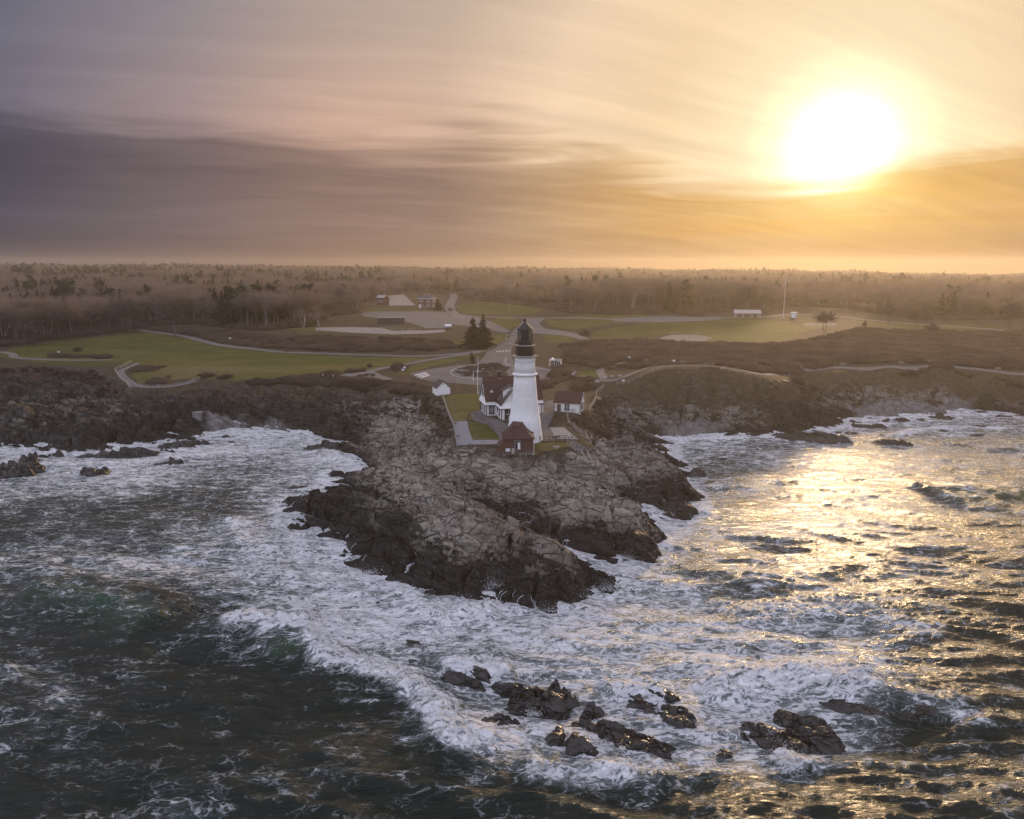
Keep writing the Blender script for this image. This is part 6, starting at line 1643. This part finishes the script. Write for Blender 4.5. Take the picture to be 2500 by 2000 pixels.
for i, (px, py) in enumerate([(742,801),(780,800),(1160,747),(1243,757)]):
    lone(KINDS_T[3], px, py, 11 if i < 2 else 9, ['white-stemmed birch clump left of the battery plaza','white-stemmed birch clump at the end of the battery plaza','pale birch by the hill road bend','slender pale birch on the meadow behind the tower'][i], 'birch_tree', 15, i*1.7)
for i, (px, py) in enumerate([(1640,756),(1780,752),(1450,757),(1550,758)]):
    lone(KINDS_T[3], px, py, 13, ['pale stemmed tree in the middle of the grove front','pale stemmed tree at the right of the grove front','pale stemmed tree at the left of the grove front','pale stemmed tree left of centre at the grove front'][i], 'birch_tree', 16, i*2.1)

for i, (px, py) in enumerate([(741,651),(748,650),(757,651),(765,650),(775,649),(783,650),(795,650),(846,650),(853,649),(862,650),(893,650),(921,650),(926,651),(330,648),(110,646)]):
    d_ = 1050.0+40*(i % 3); u_ = (px-1250)/F_PX; x, y = u_*d_*CP, d_
    place_tree(KINDS_E[i % 2], (x, y, zt(x, y)), 17.0+1.6*((i*7) % 5), i*0.9, 'tall pine standing above the wood on the skyline', 'tall pines breaking the skyline', 'pine_tree')

# ------------------------------------------------------------------ rocks in the surf
def rock_mat():
    m, t, o = new_mat('sea_rock')
    pos = t.node('ShaderNodeNewGeometry').outputs['Position']
    c, r_, h, n2_, n3_ = rock_nodes(t, pos, 3.0, 6.0)
    principled(t, o, **{'Base Color': c, 'Roughness': 0.30, 'Normal': t.bump(h, 1.0, .7), 'Specular IOR Level': .5}); return m
SROCK = rock_mat()
def sea_rock(px, py, a, b, h, rz, label, seed):
    a, b, h = a*1.28, b*1.35, h*0.58
    """a ledge: rings of a jittered oval whose height comes from tilted slabs"""
    x0, y0 = at(px, py, 0.4*h); nr, na = 30, 96
    k = np.linspace(0, 1, nr)[:, None]; th = np.linspace(0, 2*np.pi, na, endpoint=False)[None]
    rs = 1+0.28*fbm(np.cos(th)*1.3+seed*7.1, np.sin(th)*1.3, 3, seed)+0.12*gnoise(np.cos(th)*4+seed, np.sin(th)*4, seed+3)
    X = a*k*rs*np.cos(th); Y = b*k*rs*np.sin(th)
    c, s = math.cos(R(rz)), math.sin(R(rz)); XW, YW = x0+c*X-s*Y, y0+s*X+c*Y
    prof = 1-sstep(.50, 1.0, k+0.16*fbm(XW*.5, YW*.5, 2, seed+9))
    H = (h*0.9+0.9)*prof*(0.85+0.35*fbm(XW*.3, YW*.3, 2, seed+5))-0.9+rock_disp(XW*1.7+seed*31, YW*1.7, 0.55*min(1, h/1.5))*prof+0.25*fbm(XW*1.2, YW*1.2, 3, seed+2)*prof
    H[-1] = -1.6
    V = np.stack([XW-x0, YW-y0, H], -1).reshape(-1, 3)
    i = np.arange((nr-1)*na); r, q = i//na, i % na
    o = mesh_obj('sea_rock', V, np.stack([r*na+q, r*na+(q+1) % na, (r+1)*na+(q+1) % na, (r+1)*na+q], 1), SROCK, None, True)
    o.data.flip_normals() if o.data.polygons[40].normal.z < 0 else None
    o.location = (x0, y0, 0); tag(o, label, 'rock'); return o
ROCKS = [(1320,1705,3.4,2.4,2.7,20,'tall dark surf rock topped by a knob, left of the reef'),(1445,1735,1.5,1.0,1.5,30,'small pointed rock in foam between the larger reef rocks'),(1605,1708,4.0,2.2,2.2,-25,'long ribbed rock slanting down in the middle of the reef'),
    (1660,1755,2.2,1.5,1.4,-35,'lower end of the slanting ribbed reef rock'),(1440,1795,4.6,2.8,2.0,-8,'broad flat reef rock, nearest the left of the front row'),(1545,1812,3.8,2.0,1.7,-6,'flat reef rock joined to the broad one on its right'),(1608,1822,1.0,.9,1.3,10,'round dark boulder at the right end of the flat reef rock'),
    (1860,1785,2.6,2.2,2.0,15,'steep dark reef rock with foam at its foot, right group'),(1965,1798,3.4,2.1,1.9,0,'dark reef rock at the right end of the right group'),(1955,1750,2.6,1.1,1.2,-15,'slanting slab behind the right group of reef rocks'),(2150,1725,7.0,1.6,0.9,-6,'long wet ledge with golden shine right of the reef'),
    (1760,1832,1.6,.9,.6,0,'low wet rock in foam between the two reef groups'),(1215,1770,3.4,2.0,1.5,20,'low foaming rock left of the tall surf rock'),(1130,1645,3.6,1.6,1.8,-20,'dark low rock under the breaking wave'),(1240,1670,2.0,1.0,1.1,-15,'dark flat rock just left behind the tall surf rock'),
    (940,1468,1.5,1.0,1.4,0,'lone black boulder in foam off the headland tip'),(720,1190,3.0,1.6,1.4,10,'dark flat rock off the left shoulder of the headland'),(1000,1575,2.6,1.3,.7,10,'foam covered low rock before the headland'),
    (410,1130,3.8,1.6,1.9,8,'long dark rock alone in the left cove'),(230,1152,3.0,2.2,2.8,30,'dark jagged rock in the left cove surf'),(238,1132,1.8,.8,.8,10,'small dark rock behind the jagged left cove rock'),(30,1142,6.5,3.8,6.0,5,'blocky dark rock at the left picture edge'),(75,1125,3.0,2.2,3.4,5,'second blocky rock right of the edge rock'),
    (115,1110,3.4,1.6,2.6,25,'slanting slab rock right of the blocky pair'),(310,1104,10.5,3.4,2.6,8,'flat dark ledge in front of the left shore'),(575,1080,3.4,1.4,1.0,0,'dark rock in the surf before the pebble beach'),(555,1066,2.4,1.0,.7,0,'low rock at the edge of the pebble beach surf'),(445,1084,6.4,3.2,3.0,10,'dark rock off the end of the left ledge'),(790,1088,5.0,2.6,3.0,10,'blocky dark rock at the back of the left cove'),
    (2170,1080,5.6,2.4,2.0,-12,'dark rock cluster in the right-hand bay, largest'),(2075,1056,5.0,2.0,1.5,0,'low dark rock left of the bay cluster'),(2300,1018,5.4,2.4,2.6,0,'rounded dark rock near the right-hand shore'),(2400,1040,3.6,1.6,1.9,0,'dark rock out from the right-hand shore'),(2285,1052,6.0,1.8,1.3,-10,'long low rock in the right bay surf'),
    (2385,1062,2.6,1.0,.8,0,'low rock farthest out in the right bay'),(1990,1068,9.5,4.4,2.5,-8,'flat wet rock slab at the promontory foot'),(1760,1120,1.5,.8,.7,0,'tiny rock awash in the cove right of the headland'),(1700,1155,2.4,2.6,2.6,0,'square dark stack against the right side of the headland'),(2470,1015,5.0,1.8,1.0,0,'dark ledge at the right picture edge'),(2240,1025,3.4,1.4,1.2,10,'small dark rock before the grey beach'),(2120,1038,6.0,2.2,1.7,5,'dark ledge running along the foot of the grey beach, left end'),(2190,1028,5.0,1.8,1.5,0,'dark ledge along the foot of the grey beach, right end'),(1930,1062,5.0,2.4,2.2,0,'dark ledge under the promontory cliff foot')]
for i, (px, py, a, b, h, rz, lab) in enumerate(ROCKS): sea_rock(px, py, a, b, h, rz, lab, 200+i*3)

# ------------------------------------------------------------------ water running off the rocks, and spray
WASH = plain('white_water', (0.82, 0.83, 0.84), 0.6, 0.12, 3.0)
def hgrid(x, y):
    i = np.clip(np.searchsorted(HX, x)-1, 0, len(HX)-2); j = np.clip(np.searchsorted(HY, y)-1, 0, len(HY)-2)
    fx = np.clip((x-HX[i])/(HX[i+1]-HX[i]), 0, 1); fy = np.clip((y-HY[j])/(HY[j+1]-HY[j]), 0, 1)
    return (HZ[j, i]*(1-fx)+HZ[j, i+1]*fx)*(1-fy)+(HZ[j+1, i]*(1-fx)+HZ[j+1, i+1]*fx)*fy
def runoff():
    rng = np.random.default_rng(5)
    jj, ii = np.where((HZ > 0.45) & (HZ < 1.7) & (HY[:, None] < 152))
    ok = fbm(HX[ii]*0.16, HY[jj]*0.16, 2, 121) > 0.10
    jj, ii = jj[ok], ii[ok]
    k = rng.choice(len(jj), 130, replace=False)
    x, y = HX[ii[k]].astype(float), HY[jj[k]].astype(float)
    path = [np.stack([x, y, hgrid(x, y)], -1)]; e = 0.3
    dirx, diry = np.zeros_like(x), np.zeros_like(x)
    for st in range(26):
        gx = (hgrid(x+e, y)-hgrid(x-e, y))/(2*e); gy = (hgrid(x, y+e)-hgrid(x, y-e))/(2*e)
        g = np.hypot(gx, gy)+1e-4
        dirx = 0.5*dirx-gx/g+rng.normal(0, .25, len(x)); diry = 0.5*diry-gy/g+rng.normal(0, .25, len(x)); n = np.hypot(dirx, diry)
        x, y = x+dirx/n*0.17, y+diry/n*0.17
        path.append(np.stack([x, y, hgrid(x, y)], -1))
    path = np.array(path); V, Fc = [], []
    wid = rng.uniform(0.010, 0.036, path.shape[1])
    for q in range(path.shape[1]):
        L = path[:, q]; end = np.argmax(L[:, 2] < -0.2) or len(L)
        if end < 4: continue
        n0 = len(V)
        for i in range(end):
            t = L[min(i+1, end-1)]-L[max(i-1, 0)]; s = np.array([-t[1], t[0], 0]); s = s/(np.linalg.norm(s)+1e-6)
            w_ = wid[q]*(0.35+0.9*i/end)*(1+0.4*math.sin(i*1.7+q))
            for sg in (-1, 0, 1): V.append(L[i]+s*w_*sg+np.array([0, 0, 0.07+(0.05 if sg == 0 else 0)]))
        for i in range(end-1):
            for c in (0, 1): a = n0+i*3+c; Fc.append((a, a+1, a+4, a+3))
    o = mesh_obj('rock_runoff', V, Fc, WASH, None, True); tag(o, kind='stuff')
runoff()
def spray():
    rng = np.random.default_rng(9); C_, S_ = [], []
    def plume(px, py, n, sx, hmax, z0=0.2):
        x, y = at(px, py, 0)
        n = int(n*1.8); r = rng.normal(0, 1, (n, 3)); hgt = rng.exponential(hmax*0.34, n)
        k = 0.55+0.7*hgt/hmax
        C_.append(np.stack([x+r[:, 0]*sx*k, y+r[:, 1]*sx*0.5*k, z0+hgt], -1)); S_.append(rng.uniform(0.012, 0.050, n)*np.clip(1.2-hgt/hmax*.6, .35, 1.2))
    for a in [(1205,1445,420,1.0,2.4),(1222,1430,260,.6,3.0),(1480,1445,320,1.0,1.8),(1530,1372,260,.9,1.8),(905,1402,260,1.2,1.3),(1020,1392,220,1.0,1.4),(1120,1472,220,1.0,1.3),(1640,1262,180,1.2,1.5),(830,1340,200,1.2,1.4),(745,1325,180,1.0,1.2),
              (960,1470,160,.8,1.0),(1930,1870,300,.6,1.3),(1890,1800,160,.6,1.2),(1300,1750,160,.7,1.0),(1480,1835,200,1.2,.9),(1700,1770,180,1.0,.9),(2060,1078,200,1.6,1.6),(180,1165,200,1.6,1.2),(60,1160,160,2.0,1.2),(700,1262,160,1.0,1.3),(1340,1495,240,1.4,1.4),(1420,1462,180,1.0,1.4)]: plume(*a)
    for P, hh, wd, fr in CRESTS:
        if fr < .8: continue
        P_ = np.array(P); n = int(160*len(P_)); t = rng.uniform(0, len(P_)-1.001, n); i = t.astype(int); f = (t-i)[:, None]
        p = P_[i]*(1-f)+P_[i+1]*f+rng.normal(0, wd*.42, (n, 2))
        z = sea(p[:, 0], p[:, 1])[0]+rng.exponential(.28, n)
        C_.append(np.c_[p, z]); S_.append(rng.uniform(0.015, 0.05, n))
    C = np.concatenate(C_); S = np.concatenate(S_)
    T4 = np.array([(1, 1, 1), (-1, -1, 1), (-1, 1, -1), (1, -1, -1)], float)*0.7
    V = (C[:, None]+T4[None]*S[:, None, None]*rng.uniform(.6, 1.4, (len(C), 4, 1))).reshape(-1, 3)
    b = np.arange(len(C))[:, None]*4
    Fq = np.concatenate([b+np.array([[0, 1, 2]]), b+np.array([[0, 3, 1]]), b+np.array([[0, 2, 3]]), b+np.array([[1, 3, 2]])])
    o = mesh_obj('sea_spray', V, Fq, WASH); tag(o, kind='stuff'); print('spray', len(C))
spray()

# ------------------------------------------------------------------ evening haze: one even volume round the whole scene
def build_haze():
    m, t, o = new_mat('haze_air')
    v = t.node('ShaderNodeVolumePrincipled', {'Color': (0.95, 0.85, 0.72), 'Density': 0.00021, 'Anisotropy': 0.60})
    t.l.new(v.outputs[0], o.inputs['Volume'])
    x0, x1, y0, y1, z0, z1 = -2850, 2850, -2850, 2850, -8.0, 76.0
    V = [(x0, y0, z0), (x1, y0, z0), (x1, y1, z0), (x0, y1, z0), (x0, y0, z1), (x1, y0, z1), (x1, y1, z1), (x0, y1, z1)]
    Fc = [(0, 3, 2, 1), (4, 5, 6, 7), (0, 1, 5, 4), (1, 2, 6, 5), (2, 3, 7, 6), (3, 0, 4, 7)]
    h = mesh_obj('haze', V, Fc, m); tag(h, kind='stuff')
build_haze()
